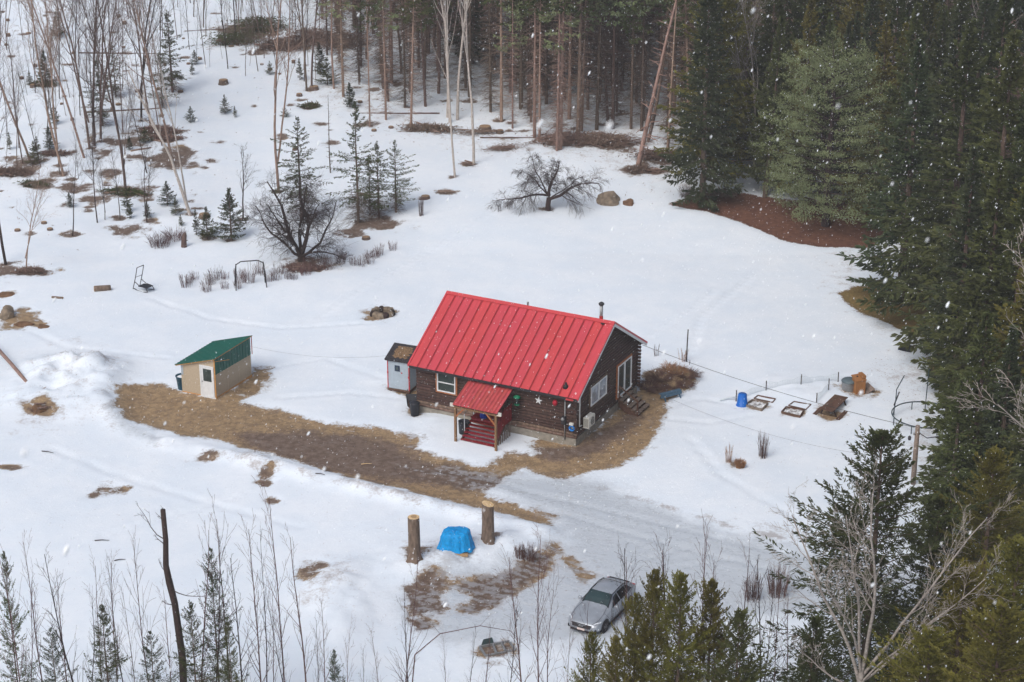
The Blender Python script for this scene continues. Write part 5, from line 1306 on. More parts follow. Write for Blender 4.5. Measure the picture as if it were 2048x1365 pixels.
def whip(i): return proto(('whip', i), bare_tree, 580+i, 10, .055, 'whip', ('bark_dark','twig_red','bark_dark')[i%3])
def deadpole(i): return proto(('dpole', i), bare_tree, 600+i, 16, .13, 'pole', ('bark_tan','bark_brown')[i%2])

ORD = ['leftmost','second','third','fourth','fifth','sixth','seventh','eighth','ninth','tenth','eleventh','twelfth','thirteenth','fourteenth','fifteenth','sixteenth']
def rows(items, per, fmt, rowname):
    """items: (px, py, object); labels by row from the top and place in the row from the left"""
    items = sorted(items, key=lambda q: q[1]); out = [items[i:i+per] for i in range(0, len(items), per)]
    for r, row in enumerate(out):
        for k, (_, _, o) in enumerate(sorted(row, key=lambda q: q[0])):
            o['label'] = fmt.format(('leftmost' if k == 0 else ORD[k] + ' from left'), rowname[min(r, len(rowname)-1)])
ROWN = ['topmost row','second row from top','third row from top','fourth row from top','fifth row from top','sixth row from top','seventh row from top','eighth row from top','ninth row from top','tenth row from top','eleventh row from top','lowest row']

# stumps of the slope get their place as label
sl_ = [o for o in bpy.data.objects if o.get('label','').startswith('low cut stump among many')]
def topix(p):
    d = Vector((p[0], p[1]*_c-(p[2]-CAM_H)*_s, p[1]*_s+(p[2]-CAM_H)*_c)); return (1024+FPX*d.x/d.y, 682.5-FPX*d.z/d.y)
rows([(*topix(o.location), o) for o in sl_], 8, 'low cut stump on the cleared slope, {0} in the {1}', ROWN)
pl_ = [o for o in bpy.data.objects if o.get('label','').startswith('low pale cut stump near')]
rows([(*topix(o.location), o) for o in pl_], 5, 'pale low stump below the cleared slope, {0} in the {1}', ['upper row','lower row'])

# ------------------------------------------------------------------ trees placed by what the photograph shows
def at_base(px, py, parts, H, H0, name, label, cat='tree', group=None, **k):
    return plant(parts, G(px, py), name, label, cat, group, sc=H/H0, **k)
def at_apex(px, py, D, parts, H0, name, label, cat='tree', group=None, sxy=None, **k):
    x, y, z = up(px, py, D); g = gz(x, y); H = z-g
    return plant(parts, (x, y, g), name, label, cat, group, sc=H/H0, sxy=sxy, **k)

# the two apple trees and named trees in the clearing
ap = proto('apple1', bare_tree, 29, 4, .2, 'apple_spread', 'bark_dark')
at_base(1096, 422, ap, 1.16, 1, 'apple_tree', 'low spreading bare apple tree alone in the snowy clearing behind the cabin', rz=0)
ap2 = proto('apple2', bare_tree, 22, 6, .2, 'apple_big', 'bark_dark')
at_base(603, 522, ap2, 1.06, 1, 'apple_tree', 'large dense bare apple tree rising from a brown patch behind the swing frame', rz=0)
at_base(486, 442, proto('apple3', bare_tree, 24, 7, .09, 'hardwood', 'bark_dark', 1.0), 5.8, 7, 'crab_tree', 'small crooked dark bare tree between the small firs and the big apple tree', rz=2, tilt=(.18,0))
at_base(603, 440, sparsefir(0), 8.2, 10, 'fir_tree', 'sparse dark fir with a pointed top directly behind the large apple tree', group='sparse firs around the large apple tree', sxy=1.25)
at_base(717, 446, sparsefir(1), 9.6, 10, 'fir_tree', 'tallest sparse fir, green at its top, right of the large apple tree', group='sparse firs around the large apple tree')
at_base(758, 438, sparsefir(2), 6.2, 10, 'fir_tree', 'thin sparse fir beside the brown needle patch, left of the rightmost one', group='sparse firs around the large apple tree', sxy=1.2)
at_base(792, 425, sparsefir(0), 5.8, 10, 'fir_tree', 'rightmost sparse fir above the brown needle patch', group='sparse firs around the large apple tree', sxy=1.3)
at_base(740, 430, sparsefir(1), 4.8, 10, 'fir_tree', 'short sparse fir half hidden between the tallest and the rightmost fir', group='sparse firs around the large apple tree', sxy=1.4)
at_base(463, 482, fir(0), 4.1, 5, 'fir_tree', 'small dense green fir on open snow left of the large apple tree', group='small firs on the open slope', sxy=1.25)
at_base(415, 478, fir(1), 2.5, 5, 'fir_tree', 'short fir just left of the dense green fir', group='small firs on the open slope', sxy=1.3)
at_base(393, 470, fir(2), 2.0, 5, 'fir_tree', 'thin short fir at the left end of the little fir row', group='small firs on the open slope')
smallf = [(335,412,2.0),(352,430,1.4),(260,438,1.2),(295,436,1.3),(362,452,.9),(255,425,1.7),(92,172,3.2),(115,75,2.5),(110,250,1.8),(100,300,2),(70,330,2),(60,170,1.3),(390,130,1.4),(450,228,1.7),(470,235,1),(382,245,1.4),(290,860/3,1.4),(385,150,1.2),(260,300,1.2),(570,235,1),(75,310,1.6),(640,150,3),(655,170,2.5),(600,160,2),(700,215,2.2),(540,150,1.3),(20,300,1.5),(140,415,1.2)]
it = []
for i, (px, py, h) in enumerate(smallf): it.append((px, py, at_base(px, py, fir(i%3), h, 5, 'fir_tree', '', group='small firs on the cleared slope', sxy=random.uniform(1.1,1.6))))
rows(it, 7, 'little green fir on the cleared slope, {0} in the {1}', ROWN)

for px, py, h, lab in ((205,252,6,'scraggly fir behind the cluster of three brown trunks'),(345,185,7.5,'scraggly fir beside the tan trunk near the top of the slope'),(325,215,5,'lower scraggly fir left of the tan trunk'),(232,195,5,'scraggly fir between thin trunks on the upper slope')):
    at_base(px, py, sparsefir(1+len(lab)%2), h, 10, 'fir_tree', lab, group='scraggly firs on the upper slope', sxy=1.3)
# bare trunks on the slope: (base px, base py, height m, lean, kind, label)
named = [(12,530,19,-.03,'hd','thick dark forked trunk at the far left edge above the boulder'),(52,542,8,.05,'ht','tan thin tree with a low forked crown right of the dark forked trunk'),(62,326,18,-.16,'ht','slender trunk at the left edge leaning left above the brush'),
 (128,352,19,-.13,'ht','tan straight trunk leaning left near the left edge'),(145,472,7,.12,'hd','dark crooked pair of thin stems leaning right beside a brown patch'),(180,298,19,.02,'hb','left trunk of the cluster of three brown trunks'),(189,292,20,.05,'hb','middle trunk of the cluster of three brown trunks'),
 (202,285,18,.10,'hb','right trunk of the cluster of three brown trunks, leaning right'),(169,316,18,-.12,'ht','thin trunk just left of the cluster of three, leaning left'),(252,386,20,.0,'hb','straight grey trunk through the middle of the cleared slope'),(240,440,6,.02,'hd','dark thin stem at the right end of the long brown patch'),
 (294,445,6.5,.0,'hd','single thin dark sapling left of the white birch'),(345,328,19,-.05,'ht','tan trunk standing in a large brown patch behind the white birch'),(282,243,17,.0,'hd','dark straight trunk above the brown patch with logs'),(303,262,17,.01,'hb','dark trunk left of the tan trunk behind the birch'),
 (558,386,20,.01,'ht','tall twin stemmed grey tree behind the large apple tree'),(623,180,17,.01,'hb','thin dark trunk by a cut stump right of the bare slope'),(613,182,16,-.06,'hb','leaning thin trunk beside the stump right of the bare slope'),(668,178,17,.0,'ht','tan trunk at the left end of the pine forest edge'),(661,346,7,.0,'dp','pinkish dead pole above the large apple tree'),
 (470,76,12,.0,'hd','dark straight trunk above the fallen logs at the top'),(210,440,5,.12,'hd','thin forked dark stem below the long brown patch'),(195,446,8,.03,'hd','thin dark sapling beside the forked dark stem')]
for i, (px, py, h, ln, k, lab) in enumerate(named):
    pr = {'hd': hardwood(i%4, 'bark_dark'), 'ht': hardwood(i%4, 'bark_tan'), 'hb': hardwood(i%4, 'bark_brown'), 'dp': deadpole(i%2)}[k]
    at_base(px, py, pr, h, 16 if k == 'dp' else 15, 'bare_tree', lab, tilt=(ln, random.uniform(-.03,.03)), group='bare trees on the cleared slope', sxy=(.85 if h > 10 else 1.0))
at_base(381, 431, proto('whitebirch', bare_tree, 31, 15, .17, 'birch', 'bark_birch', .9), 12.5, 15, 'birch_tree', 'white barked birch leaning left on the lower slope', tilt=(-.21,0), rz=1)
at_base(377, 425, birch(1), 14, 17, 'birch_tree', 'slim white birch behind the leaning white birch', tilt=(-.11,0), sxy=.6)
it = []; rt = random.Random(17)
for i in range(112):
    px = rt.uniform(-20, 640); py = rt.uniform(8, 360) if px < 330 else rt.uniform(5, 175)
    h = rt.uniform(4, 13); it.append((px, py, at_base(px, py, (sapling(i%4,'bark_brown') if i%3 == 1 else whip(i%6) if i%3 == 2 else hardwood(i%4,'bark_brown')), h, (15,7,10)[i%3], 'bare_sapling', '', group='thin bare saplings on the cleared slope', tilt=(rt.uniform(-.12,.12), rt.uniform(-.05,.05)), sxy=(.7,.55,.8)[i%3])))
rows(it, 12, 'thin bare sapling on the cleared slope, {0} in the {1}', ROWN)

# birches and pines at the forest edge
at_base(910, 355, birch(0), 17, 17, 'birch_tree', 'slender curved birch standing furthest out on the snow before the forest', tilt=(-.08,0), rz=.6, sxy=.62)
at_base(948, 330, birch(2), 19, 17, 'birch_tree', 'pale forked birch right of the slender curved birch', tilt=(.02,0), rz=2.2, sxy=.7)
for k, (px, py, ln, lab) in enumerate(((900,245,-.06,'whitish birch leaning left at the forest edge'),(915,240,.08,'whitish birch leaning right at the forest edge'),(895,235,.0,'straight whitish birch between two leaning ones at the forest edge'))):
    at_base(px, py, birch(k%3), 19, 17, 'birch_tree', lab, tilt=(ln,0), sxy=.8, group='birches at the forest edge')
pn = [(740,253,17,.0,.6),(772,240,19,.0,.8),(822,254,18,.04,.75),(1003,243,21,.0,1.0),(1025,257,16,.0,.8),(1069,274,20,.0,.9),(1079,284,21,.0,.75),(1114,302,21,.012,.9),(1121,299,22,.01,.9),(1156,274,22,.01,1.15),(1163,262,21,.02,1.0),
      (1193,260,19,.02,1.1),(1225,258,20,0,1.2),(1262,258,20,0,1.0),(1283,262,19,0,.9)]
it = []
for i, (px, py, h, ln, sx) in enumerate(pn): it.append((px, py, at_base(px, py, tallpine(i%3 + (3 if px > 1180 else 0)), h, 21, 'pine_tree', '', group='tall pines along the forest edge', tilt=(ln,0), sxy=sx*.9)))
rows(it, 15, 'tall pine with a bare trunk at the forest edge, {0} of its row', [''])
for o in [q[2] for q in it]: o['label'] = o['label'].strip()
at_base(1274, 342, deadpole(0), 19, 16, 'dead_pine', 'thick dead pine leaning right from a heap of debris at the forest edge', tilt=(.205,0), sxy=1.45)
at_base(1296, 284, deadpole(1), 17, 16, 'dead_pine', 'second dead pine leaning right just behind the thick leaning one', tilt=(.20,0), sxy=1.2)
at_base(1334, 316, deadpole(0), 18, 16, 'dead_pine', 'dead pine right of the two leaning ones, nearly upright', tilt=(.05,0), sxy=.95)

# the forest behind: positions kept apart, thinner towards the left
fpoly = world_poly([(640,175),(700,215),(790,215),(900,238),(1000,258),(1090,285),(1190,270),(1300,300),(1345,330),(1440,372),(1540,400),(1700,410),(1830,440),(2140,440),(2140,-40),(640,-40)])
taken = [(o.location.x, o.location.y) for o in bpy.data.objects if o.type == 'EMPTY' and o.get('category') in ('tree',)]
rf_ = random.Random(23); cand = []
bx0, by0 = fpoly.min(0); bx1, by1 = fpoly.max(0); tries = 0
def inside(x, y): return float(sdist(np.array([x]), np.array([y]), fpoly)[0])
while len(cand) < 395 and tries < 16000:
    tries += 1; x, y = rf_.uniform(bx0, bx1), rf_.uniform(by0, min(by1, 216))
    if inside(x, y) < 0: continue
    px, py = topix((x, y, gz(x, y)))
    if px < 760 and rf_.random() < .3: continue
    if px > 1400 and rf_.random() < .35: continue
    md = 1.9 if px > 1400 else 1.75
    if any((x-a)**2+(y-b)**2 < md*md for a, b in taken): continue
    taken.append((x, y)); cand.append((x, y, px, py))
cand.sort(key=lambda c: c[1])
G1, G2, G3 = 'tall bare stemmed pines deep in the forest', 'dark spruces of the forest', 'brown dead spruces in the forest'
for i, (x, y, px, py) in enumerate(cand):
    r = rf_.random(); p = (x, y, gz(x, y)); tl = (rf_.gauss(0,.025), rf_.gauss(0,.025))
    if px > 1390: pick = 's' if r < .74 else ('d' if r < .9 else 'h')
    elif px > 1080: pick = 'p' if r < .32 else ('s' if r < .40 else 'd')
    elif px > 860: pick = 'p' if r < .34 else ('s' if r < .48 else 'd')
    else: pick = 'p' if r < .36 else ('d' if r < .72 else ('s' if r < .88 else 'h'))
    zn = next(n_ for lim, n_ in ((760,'at the left end of the forest'),(860,'left of the edge birches'),(980,'behind the edge birches'),(1100,'between birches and edge pines'),(1200,'behind the tall edge pines'),(1290,'left of the leaning dead pine'),(1370,'right of the leaning dead pine'),(1450,'around the narrow dark spruce'),(1560,'left of the white pine'),(1760,'behind the white pine'),(1900,'right of the white pine'),(9999,'in the upper right corner')) if px < lim)
    if pick == 'p': plant(tallpine(i%6), p, 'pine_tree', 'bare stemmed pine ' + zn, 'tree', G1 + ' ' + zn, sc=rf_.uniform(.8,1.1), tilt=tl)
    elif pick == 's': plant(spruce(i%5 if px > 1390 else i%4), p, 'spruce_tree', 'green forest spruce ' + zn, 'tree', G2 + ' ' + zn, sc=rf_.uniform(.72,1.15)*(1 if px > 1390 else .85), tilt=tl)
    elif pick == 'd': plant(deadspruce(i%3), p, 'dead_spruce', 'dead brown spruce ' + zn, 'tree', G3 + ' ' + zn, sc=rf_.uniform(.7,1.1), tilt=tl)
    else: plant(hardwood(i%4, 'bark_pale' if px > 1500 else 'bark_brown'), p, 'bare_tree', 'grey bare hardwood ' + zn, 'tree', 'bare hardwoods in the forest ' + zn, sc=rf_.uniform(.9,1.3), tilt=tl)

# spruces and the white pine on the right side
at_base(1404, 412, proto('narrow', conifer, 71, H=20, R=2.3, nb=420, nt=46, tl=.55, tw=.12, base=.02, rise=.05, droop=.5, tipup=.25, mf='needles_dark', trunk_r=.22), 20, 20, 'spruce_tree', 'tall narrow dark spruce at the left tip of the brown needle ground', sxy=1.1)
at_base(1650, 452, proto('wpine', white_pine, 72), 13.6, 13, 'white_pine', 'broad rounded grey green white pine above the red brown needle patch', rz=.4)
big = [(1800,606,18.5,1.22,0,'wide dark spruce nearest the snowy clearing, its skirt over the olive patch'),(1890,655,21,1.25,1,'big spruce just right of the wide dark spruce by the olive patch'),(1965,742,22,1.2,1,'huge spruce behind the trampoline frame at the right edge'),
 (1948,905,17.5,1.22,3,'dark spruce standing right behind the utility pole'),(2045,842,20,1.2,4,'olive spruce at the right edge beside the trampoline'),(2010,1015,15,1.2,4,'olive spruce at the right edge below the trampoline'),(2085,700,22,1.2,4,'olive tall spruce cut by the right edge of the picture'),
 (1880,520,20,1.15,0,'dark spruce behind the olive patch, second rank'),(1960,560,21,1.15,1,'tall spruce of the second rank behind the big right hand spruces'),(2050,600,23,1.2,4,'tallest olive spruce in the upper right corner'),(1800,480,18,1.1,3,'spruce right behind the white pine'),(1745,455,16,1.05,4,'olive spruce at the right shoulder of the white pine'),
 (1905,800,16,1.15,0,'dark spruce between the trampoline frame and the olive patch'),(2000,925,17,1.3,1,'dark spruce right of the one behind the utility pole'),(1935,1040,12,1.4,3,'dark spruce below the utility pole'),(2035,1125,12,1.4,1,'dark spruce in the gap above the yellow green foreground spruces'),(1985,1075,12,1.35,0,'dark spruce left of the one in the gap above the yellow green spruces'),(2060,1010,16,1.3,0,'dark spruce filling the right edge below the olive ones'),(2020,760,21,1.25,3,'tall dark spruce right of the huge spruce behind the trampoline'),
 (2090,900,19,1.2,1,'spruce half outside the right edge above the pale bare tree'),(1895,1090,9.5,1.3,1,'shorter dark spruce in the shade behind the pale many stemmed tree')]
for i, (px, py, h, sx, v, lab) in enumerate(big): at_base(px, py, spruce(v), h, 18, 'spruce_tree', lab, group='big spruces along the right side', sxy=sx)
fg = [(1765,868,76.5,0,1.15,'tall dark green foreground spruce whose tip stands against the driveway snow'),(1930,1136,69,3,1.1,'yellow green foreground spruce behind the pale many stemmed tree'),(2040,1085,70,2,1.1,'yellow green foreground spruce in the lower right corner'),(1862,1262,66,2,1.2,'low olive foreground spruce at the bottom right of the pale tree'),
 (2005,1215,64,1,1.1,'olive foreground spruce at the bottom right corner, nearest the camera'),(1630,1240,69,0,.85,'thin dark foreground spruce left of the pale many stemmed tree'),(1309,1146,70,1,.66,'left olive spruce top beside the parked car'),(1362,1152,69,2,.72,'middle olive spruce top right of the parked car'),(1425,1165,69.5,1,.74,'right olive spruce of the clump beside the car'),
 (1272,1192,70.5,1,.6,'small olive spruce tip touching the car bonnet edge'),(1182,1268,69,1,.55,'lowest small spruce tip in front of the car'),(1232,1278,68,2,.6,'low spruce tip in the clump below the car'),(1480,1225,68,0,.8,'dark spruce at the right end of the clump beside the car'),(1990,905,78,2,1.1,'olive spruce reaching up between the pole and the right edge'),
 (1880,1000,79,0,1.0,'dark spruce directly behind the pale many stemmed tree')]
for i, (px, py, D, v, sx, lab) in enumerate(fg): at_apex(px, py, D, near(v), 13, 'spruce_tree', lab, group='foreground spruces at the lower right', sxy=sx*1.12)
fl = [(421,1098,76.5,0,.55,'tall narrow dark spruce among the saplings at the bottom left'),(203,1212,75,0,.85,'bushy dark spruce left of the broken snag'),(100,1258,74,0,.8,'small spruce at the bottom left between thin saplings'),(380,1205,75,0,.8,'spruce just right of the broken snag base'),(300,1264,74,1,.8,'low olive spruce left of the broken snag base'),(7,1105,76,0,.45,'dark spruce cut by the left edge'),(668,1302,73,0,.7,'tiny spruce tip at the bottom left of the dark crate'),(455,1240,74.5,0,.6,'spruce filling the right side of the tall narrow spruce')]
for i, (px, py, D, v, sx, lab) in enumerate(fl): at_apex(px, py, D, near_sparse(i%2), 13, 'spruce_tree', lab, group='foreground spruces at the lower left', sxy=sx)
vz = proto('vase', bare_tree, 41, 16, .145, 'vase', 'bark_pale', 1.05)
x, y, z = up(1690, 1400, 68); gg = gz(x, y); xx, yy, zz = up(1800, 950, 68)
plant(vz, (x, y, gg), 'pale_tree', 'pale bare many stemmed tree in front of the dark spruces at lower right', 'tree', sc=(zz-gg)/15.0, rz=0, tilt=(.03,0), sxy=.82)
x, y, z = up(2370, 860, 80); plant(proto('vase2', bare_tree, 43, 12, .10, 'vase', 'bark_pale', 1.1), (x, y, gz(x, y)), 'pale_tree', 'pale bare tree reaching in from the right edge of the picture', 'tree', sc=(up(2060,520,80)[2]-gz(x,y))/10.6, rz=pi, tilt=(-.05,0))
x, y, z = G(1770, 345); plant(proto('greybare', bare_tree, 44, 17, .2, 'hardwood', 'bark_pale', 1.3), (x, y, z), 'bare_tree', 'grey bare hardwood rising between spruces above the white pine', 'tree', sc=1.15, rz=1)

# snag and thin saplings in the foreground
x, y, z = up(337, 1020, 77.5); x2, y2, _ = up(352, 1365, 77.5); g = gz(x2, y2)
sn = plant(proto('snag', bare_tree, 51, 9.8, .155, 'snag', 'bark_dark'), (x2+.3, y2, g), 'snag', 'dark broken off dead trunk standing tall among saplings at the bottom left', 'tree', sc=(z-g)/9.8, rz=0, tilt=(.01,0))
sp = [(7,1045),(59,1065),(142,1079),(185,1130),(213,1122),(227,1106),(274,1043),(373,1050),(398,1061),(435,1022),(501,1043),(517,1065),(551,990),(600,1072),(568,1185),(30,1150),(110,1160),(160,1190),(255,1180),(330,1180),(470,1120),(535,1150),(640,1190),(620,1240),(690,1250),
      (796,1104),(820,1150),(1081,1069),(1047,1104),(1010,1200),(1137,1210),(968,1237),(930,1245),(890,1260),(760,1250),(730,1290),(1100,1160),(1165,1215),(1256,1100),(1281,1111),(1350,1090),(1371,1075),(1400,1066),(1487,1093),(1542,1125),(1567,1129),(1440,1110),(1520,1180),(1590,1180)]
it = []; rw = random.Random(31)
for i, (px, py) in enumerate(sp):
    D = rw.uniform(74.5, 78.5) if px < 1200 else rw.uniform(72, 77)
    pr, h0 = ((sapling(i%4), 7) if i % 3 == 0 else (whip(i%6), 10))
    it.append((px, py, at_apex(px, py, D, pr, h0, 'bare_sapling', '', group='thin bare saplings along the bottom edge', sxy=rw.uniform(.5,.7) if h0 == 7 else rw.uniform(.7,1.0), tilt=(rw.uniform(-.05,.05), 0))))
it.sort(key=lambda q: q[0])
zones = [('in the bottom left corner',0,190),('left of the broken snag',190,340),('right of the broken snag',340,480),('below the dirt hollow in the snow',480,720),('below the tall stumps',720,960),('left of the parked car',960,1200),('among the spruce clump by the car',1200,1460),('right of the spruce clump by the car',1460,1700)]
for nm, a, b in zones:
    zz = [q for q in it if a <= q[0] < b]
    for k, q in enumerate(zz): q[2]['label'] = f'thin bare sapling {nm}, {"leftmost there" if k == 0 else ORD[k]+" from left there"}'
# arching sapling
ar = MB(); P = [Vector(up(815, 1370, 77)), Vector(up(830, 1310, 77)), Vector(up(880, 1268, 77)), Vector(up(960, 1252, 77)), Vector(up(1020, 1262, 77.3)), Vector(up(1060, 1300, 77.6))]
P[0].z = gz(P[0].x, P[0].y)-.1
o = MB().tube([p-P[0] for p in P], [.032,.028,.022,.018,.012,.006], 6, False).tube([P[2]-P[0], P[2]-P[0]+Vector((-.5,0,.7))], [.01,.005], 3).tube([P[3]-P[0], P[3]-P[0]+Vector((.5,0,.6))], [.01,.005], 3).tube([P[1]-P[0], P[1]-P[0]+Vector((.5,.1,.9)), P[1]-P[0]+Vector((.7,.1,1.6))], [.012,.008,.005], 3).build('arched_sapling', M('twig_red')); o.location = P[0]; tag(o, 'bare sapling bent over in an arch left of the dark crate', 'tree')

# shrubs, tufts, brush
for k, (px, py, R_, H_, n, lab) in enumerate(((1298,775,.75,.34,150,'brown dry shrub nearest the cabin steps'),(1318,785,.7,.4,120,'low brown shrub in front of the shrub nearest the steps'),(1322,757,.9,.40,190,'largest dark shrub in the middle of the shrub heap'),(1345,772,.8,.28,150,'brown shrub behind the tipped sawhorse'),
  (1352,745,.7,.36,130,'rusty dry grass clump at the back of the shrub heap'),(1376,752,.8,.28,150,'dark arching shrub at the far right of the shrub heap'),(1372,772,.6,.3,90,'low twigs right of the sawhorse'),(1335,738,.6,.36,70,'thin rusty stalks behind the largest shrub'))):
    x, y, z = G(px, py); plant(shrub(700+k, R_, H_, n, .009, 'tuft_straw' if k in (4,7) else 'shrub_brown', 1.1), (x,y,z), 'dry_shrub', lab, 'shrub', 'dry shrubs by the cabin')
for px, py, R_, H_, n, mt_, lab in ((1480,936,.42,.5,260,'tuft_straw','rusty dry grass clump on the snow in front of the garden'),(1525,915,.5,1.5,46,'shrub_brown','upright thin dead stalks right of the rusty grass clump'),(1457,925,.3,1.1,22,'tuft_straw','few thin stalks left of the rusty grass clump'),(1365,722,.5,.9,18,'tuft_straw','tall dry grass stalks at the thin dark post'),
    (842,432,.35,1.6,26,'shrub_brown','small twiggy bush between the sparse firs and the apple tree'),(320,492,1.3,.9,150,'twig_red','fine reddish twigs left of the broken stump'),(350,478,1.2,.8,120,'twig_red','fine reddish twigs above the broken stump'),(1720,430,.8,1,60,'shrub_brown','brown twigs under the white pine'),(1370,395,.8,1,70,'shrub_brown','brown twiggy bush left of the narrow spruce'),
    (1555,1190,.9,1.5,90,'shrub_brown','brown twiggy bush at the lower edge of the icy drive'),(1505,1200,.7,1.3,70,'shrub_brown','smaller brown bush left of the bush at the icy drive'),(1058,1120,.6,.9,80,'shrub_brown','dark twiggy bush at the upper end of the dirt hollow'),(1040,1115,.4,.7,50,'shrub_brown','small dark bush left of the twiggy bush by the dirt hollow'),(1313,712,.3,.8,14,'shrub_brown','lone thin weed stalk behind the cabin corner')):
    x, y, z = G(px, py); plant(shrub(int(px)+1, R_, H_, n, .008, mt_, .5), (x,y,z), 'dry_bush', lab, 'shrub', 'dry bushes and tufts in the snow')
it = []; rb = random.Random(44)
for i in range(34):
    u = i/33; px = 375 + 400*u + rb.uniform(-12,12); py = 572 - 62*u**1.6 + rb.uniform(-12,12)
    it.append((px, py, plant(proto(('reed', i%4), shrub, 800+i%4, .7, .85, 46, .006, 'twig_red', .35), G(px, py), 'dry_weeds', '', 'weeds', 'row of reddish dry weeds around the swing frame', sc=rb.uniform(.7,1.2))))
rows(it, 34, '', ['']) if False else None
for k, (px, py, o) in enumerate(sorted(it, key=lambda q: q[0])): o['label'] = 'reddish dry weed clump ' + ('left of the swing frame' if px < 465 else 'at the swing frame' if px < 540 else 'below the large apple tree' if px < 690 else 'at the right end of the weed row')
bp_ = [(1010,300,3.2,1.0,.6,None,'low heap of brown branches in front of the forest edge'),(1130,288,4.5,1.6,1.1,'twig_dead','long slash heap of branches at the foot of the edge pines'),(1200,290,4.2,1.7,1.2,'twig_dead','tall slash heap of branches right of the long one'),(1260,288,4,1.4,1.0,None,'tangled branch heap left of the leaning dead pine'),(1320,318,4,1.4,.9,'twig_dead','branch heap behind the leaning dead pine'),(1276,344,1.6,1.0,.6,'twig_dead','debris heap around the foot of the leaning dead pine'),(1315,345,2,.6,.4,None,'broken branches right of the leaning dead pine'),
 (470,88,4.5,2,1.3,'needles_spruce','dark deadfall with branches at the top of the slope'),(520,62,5,2,1.6,'needles_spruce','large deadfall heap at the top left of the forest'),(560,100,4,1.6,1.3,'twig_dead','brown brush heap under the forest at the top'),(620,88,5,2.2,1.8,'twig_dead','tall brown brush tangle at the left of the forest'),(690,95,5,2,1.8,'twig_dead','tall brown brush tangle behind the first pines'),(860,262,4,1.0,.6,'twig_dead','flat branch litter between the pines'),(960,268,4,.9,.5,None,'fallen branches behind the pale forked birch'),
 (330,280,2.6,.8,.4,'twig_dead','brush by the cut logs below the three trunk cluster'),(250,388,3,.8,.35,'needles_spruce','branches along the long brown patch'),(70,372,1.8,.7,.35,'needles_spruce','branches on the brown patch at the left edge'),(20,350,3,1,.6,'twig_dead','brush heap at the left edge below the leaning trunk'),(85,172,2,.8,.4,'needles_spruce','green branches lying below the small spruce at upper left'),(620,216,1.3,.6,.4,'needles_spruce','dark branch heap on the snow at the thin trunk'),
 (890,388,1.2,.5,.2,None,'dark flat twig heap left of the spreading apple tree'),(935,330,1,.5,.25,None,'small branch heap at the foot of the pale forked birch'),(60,547,1.6,.7,.4,'twig_dead','brown brush at the foot of the forked trunks'),(610,540,2.2,1.0,.3,'twig_dead','leaf litter mound under the large apple tree'),(110,310,2,.7,.3,'twig_dead','thin brush left of the cluster of three'),(320,265,2.5,.8,.5,'twig_dead','brown brush right of the cluster of three'),(1440,392,2,1,.5,'twig_dead','brown litter heap right of the narrow spruce'),(80,820,.9,.4,.3,None,'twigs stuck in the plowed snow pile')]
for i, (px, py, L2, w2, h2, ne, lab) in enumerate(bp_):
    x, y, z = G(px, py); plant(brush(900+i, L2, w2, h2, int(60+L2*45), 'twig_dead', ne), (x,y,z), 'brush_pile', lab, 'brush pile', 'brush and slash piles', rz=rb.uniform(-.25,.25))
for i, (px, py, L2, rz, lab) in enumerate(((240,108,8,.05,'long thin fallen log across the upper slope'),(250,222,7,.1,'fallen dark trunk lying behind the three trunk cluster'),(800,228,7,-.1,'fallen trunk lying between the first pines'),(1030,277,6,-.05,'fallen trunk at the forest edge left of the slash'),(440,60,7,.2,'fallen trunk at the deadfall on the top slope'),(310,282,1.6,-.2,'short cut log on the brown patch'),(282,300,1.8,.4,'short cut log crossing another on the brown patch'),(1505,322,4.5,.06,'pale snapped trunk lying level among the spruces'))):
    log_piece(px, py, L2, .075, rz+rb.uniform(-.12,.12), lab, 0, 'bark_brown' if i < 5 else 'bark_tan')
for i, (px, py) in enumerate(((204,1083),(240,1122/1.0),(95,906),(733,930),(655,945),(640,950))):
    x, y, z = G(px, py); l = rb.uniform(.5,.9); o = MB().tube([(-l/2,0,.02),(0,.03,.05),(l/2,.05,.02)], [.03,.025,.012], 5).build('fallen_stick', M('bark_dark' if i != 3 else 'cut_wood')); o.location = (x,y,z+.02); o.rotation_euler = (0,0,rb.uniform(-.4,.4))
    tag(o, ['short dark stick on the snow left of the broken snag','small stick on open snow below the short dark stick','thin twig on the snow near the left edge','pale split stick on the muddy drive','dark stick at the edge of the muddy drive','second dark stick beside the one at the drive edge'][i], 'stick')

# ------------------------------------------------------------------ small countless things
def blades():
    rs = np.random.RandomState(77); P = []
    X = rs.uniform(-24, 16, 90000); Y = rs.uniform(90, 122, 90000)
    i = np.clip(np.searchsorted(xs, X)-1, 0, nx-2); j = np.clip(np.searchsorted(ys, Y)-1, 0, ny-2)
    ok = (A_B[j,i] > .68) & (A_M[j,i] < .5+.5*rs.uniform(size=len(X))*.6)
    lx = (X-X0)*cos(A)-(Y-Y0)*sin(A); ly = (X-X0)*sin(A)+(Y-Y0)*cos(A)
    ok &= ~((lx > -L_-.1) & (lx < .1) & (ly > -.1) & (ly < W_+.1))
    X, Y, Z = X[ok][:26000], Y[ok][:26000], GH[j,i][ok][:26000]; n = len(X)
    D = rs.normal(0,1,(n,3)); D[:,2] = np.abs(D[:,2])*.35+.05
    V = rhombi(np.stack([X,Y,Z+.005],1), D, rs.uniform(.06,.17,n), rs.uniform(.008,.018,n), rs, False)
    o = link('dry_grass', np_mesh('dry_grass', V, quads(len(V)), M('straw_blades'))); o['kind'] = 'stuff'; o['label'] = 'flattened straw coloured grass around the cabin and the drive'
blades()
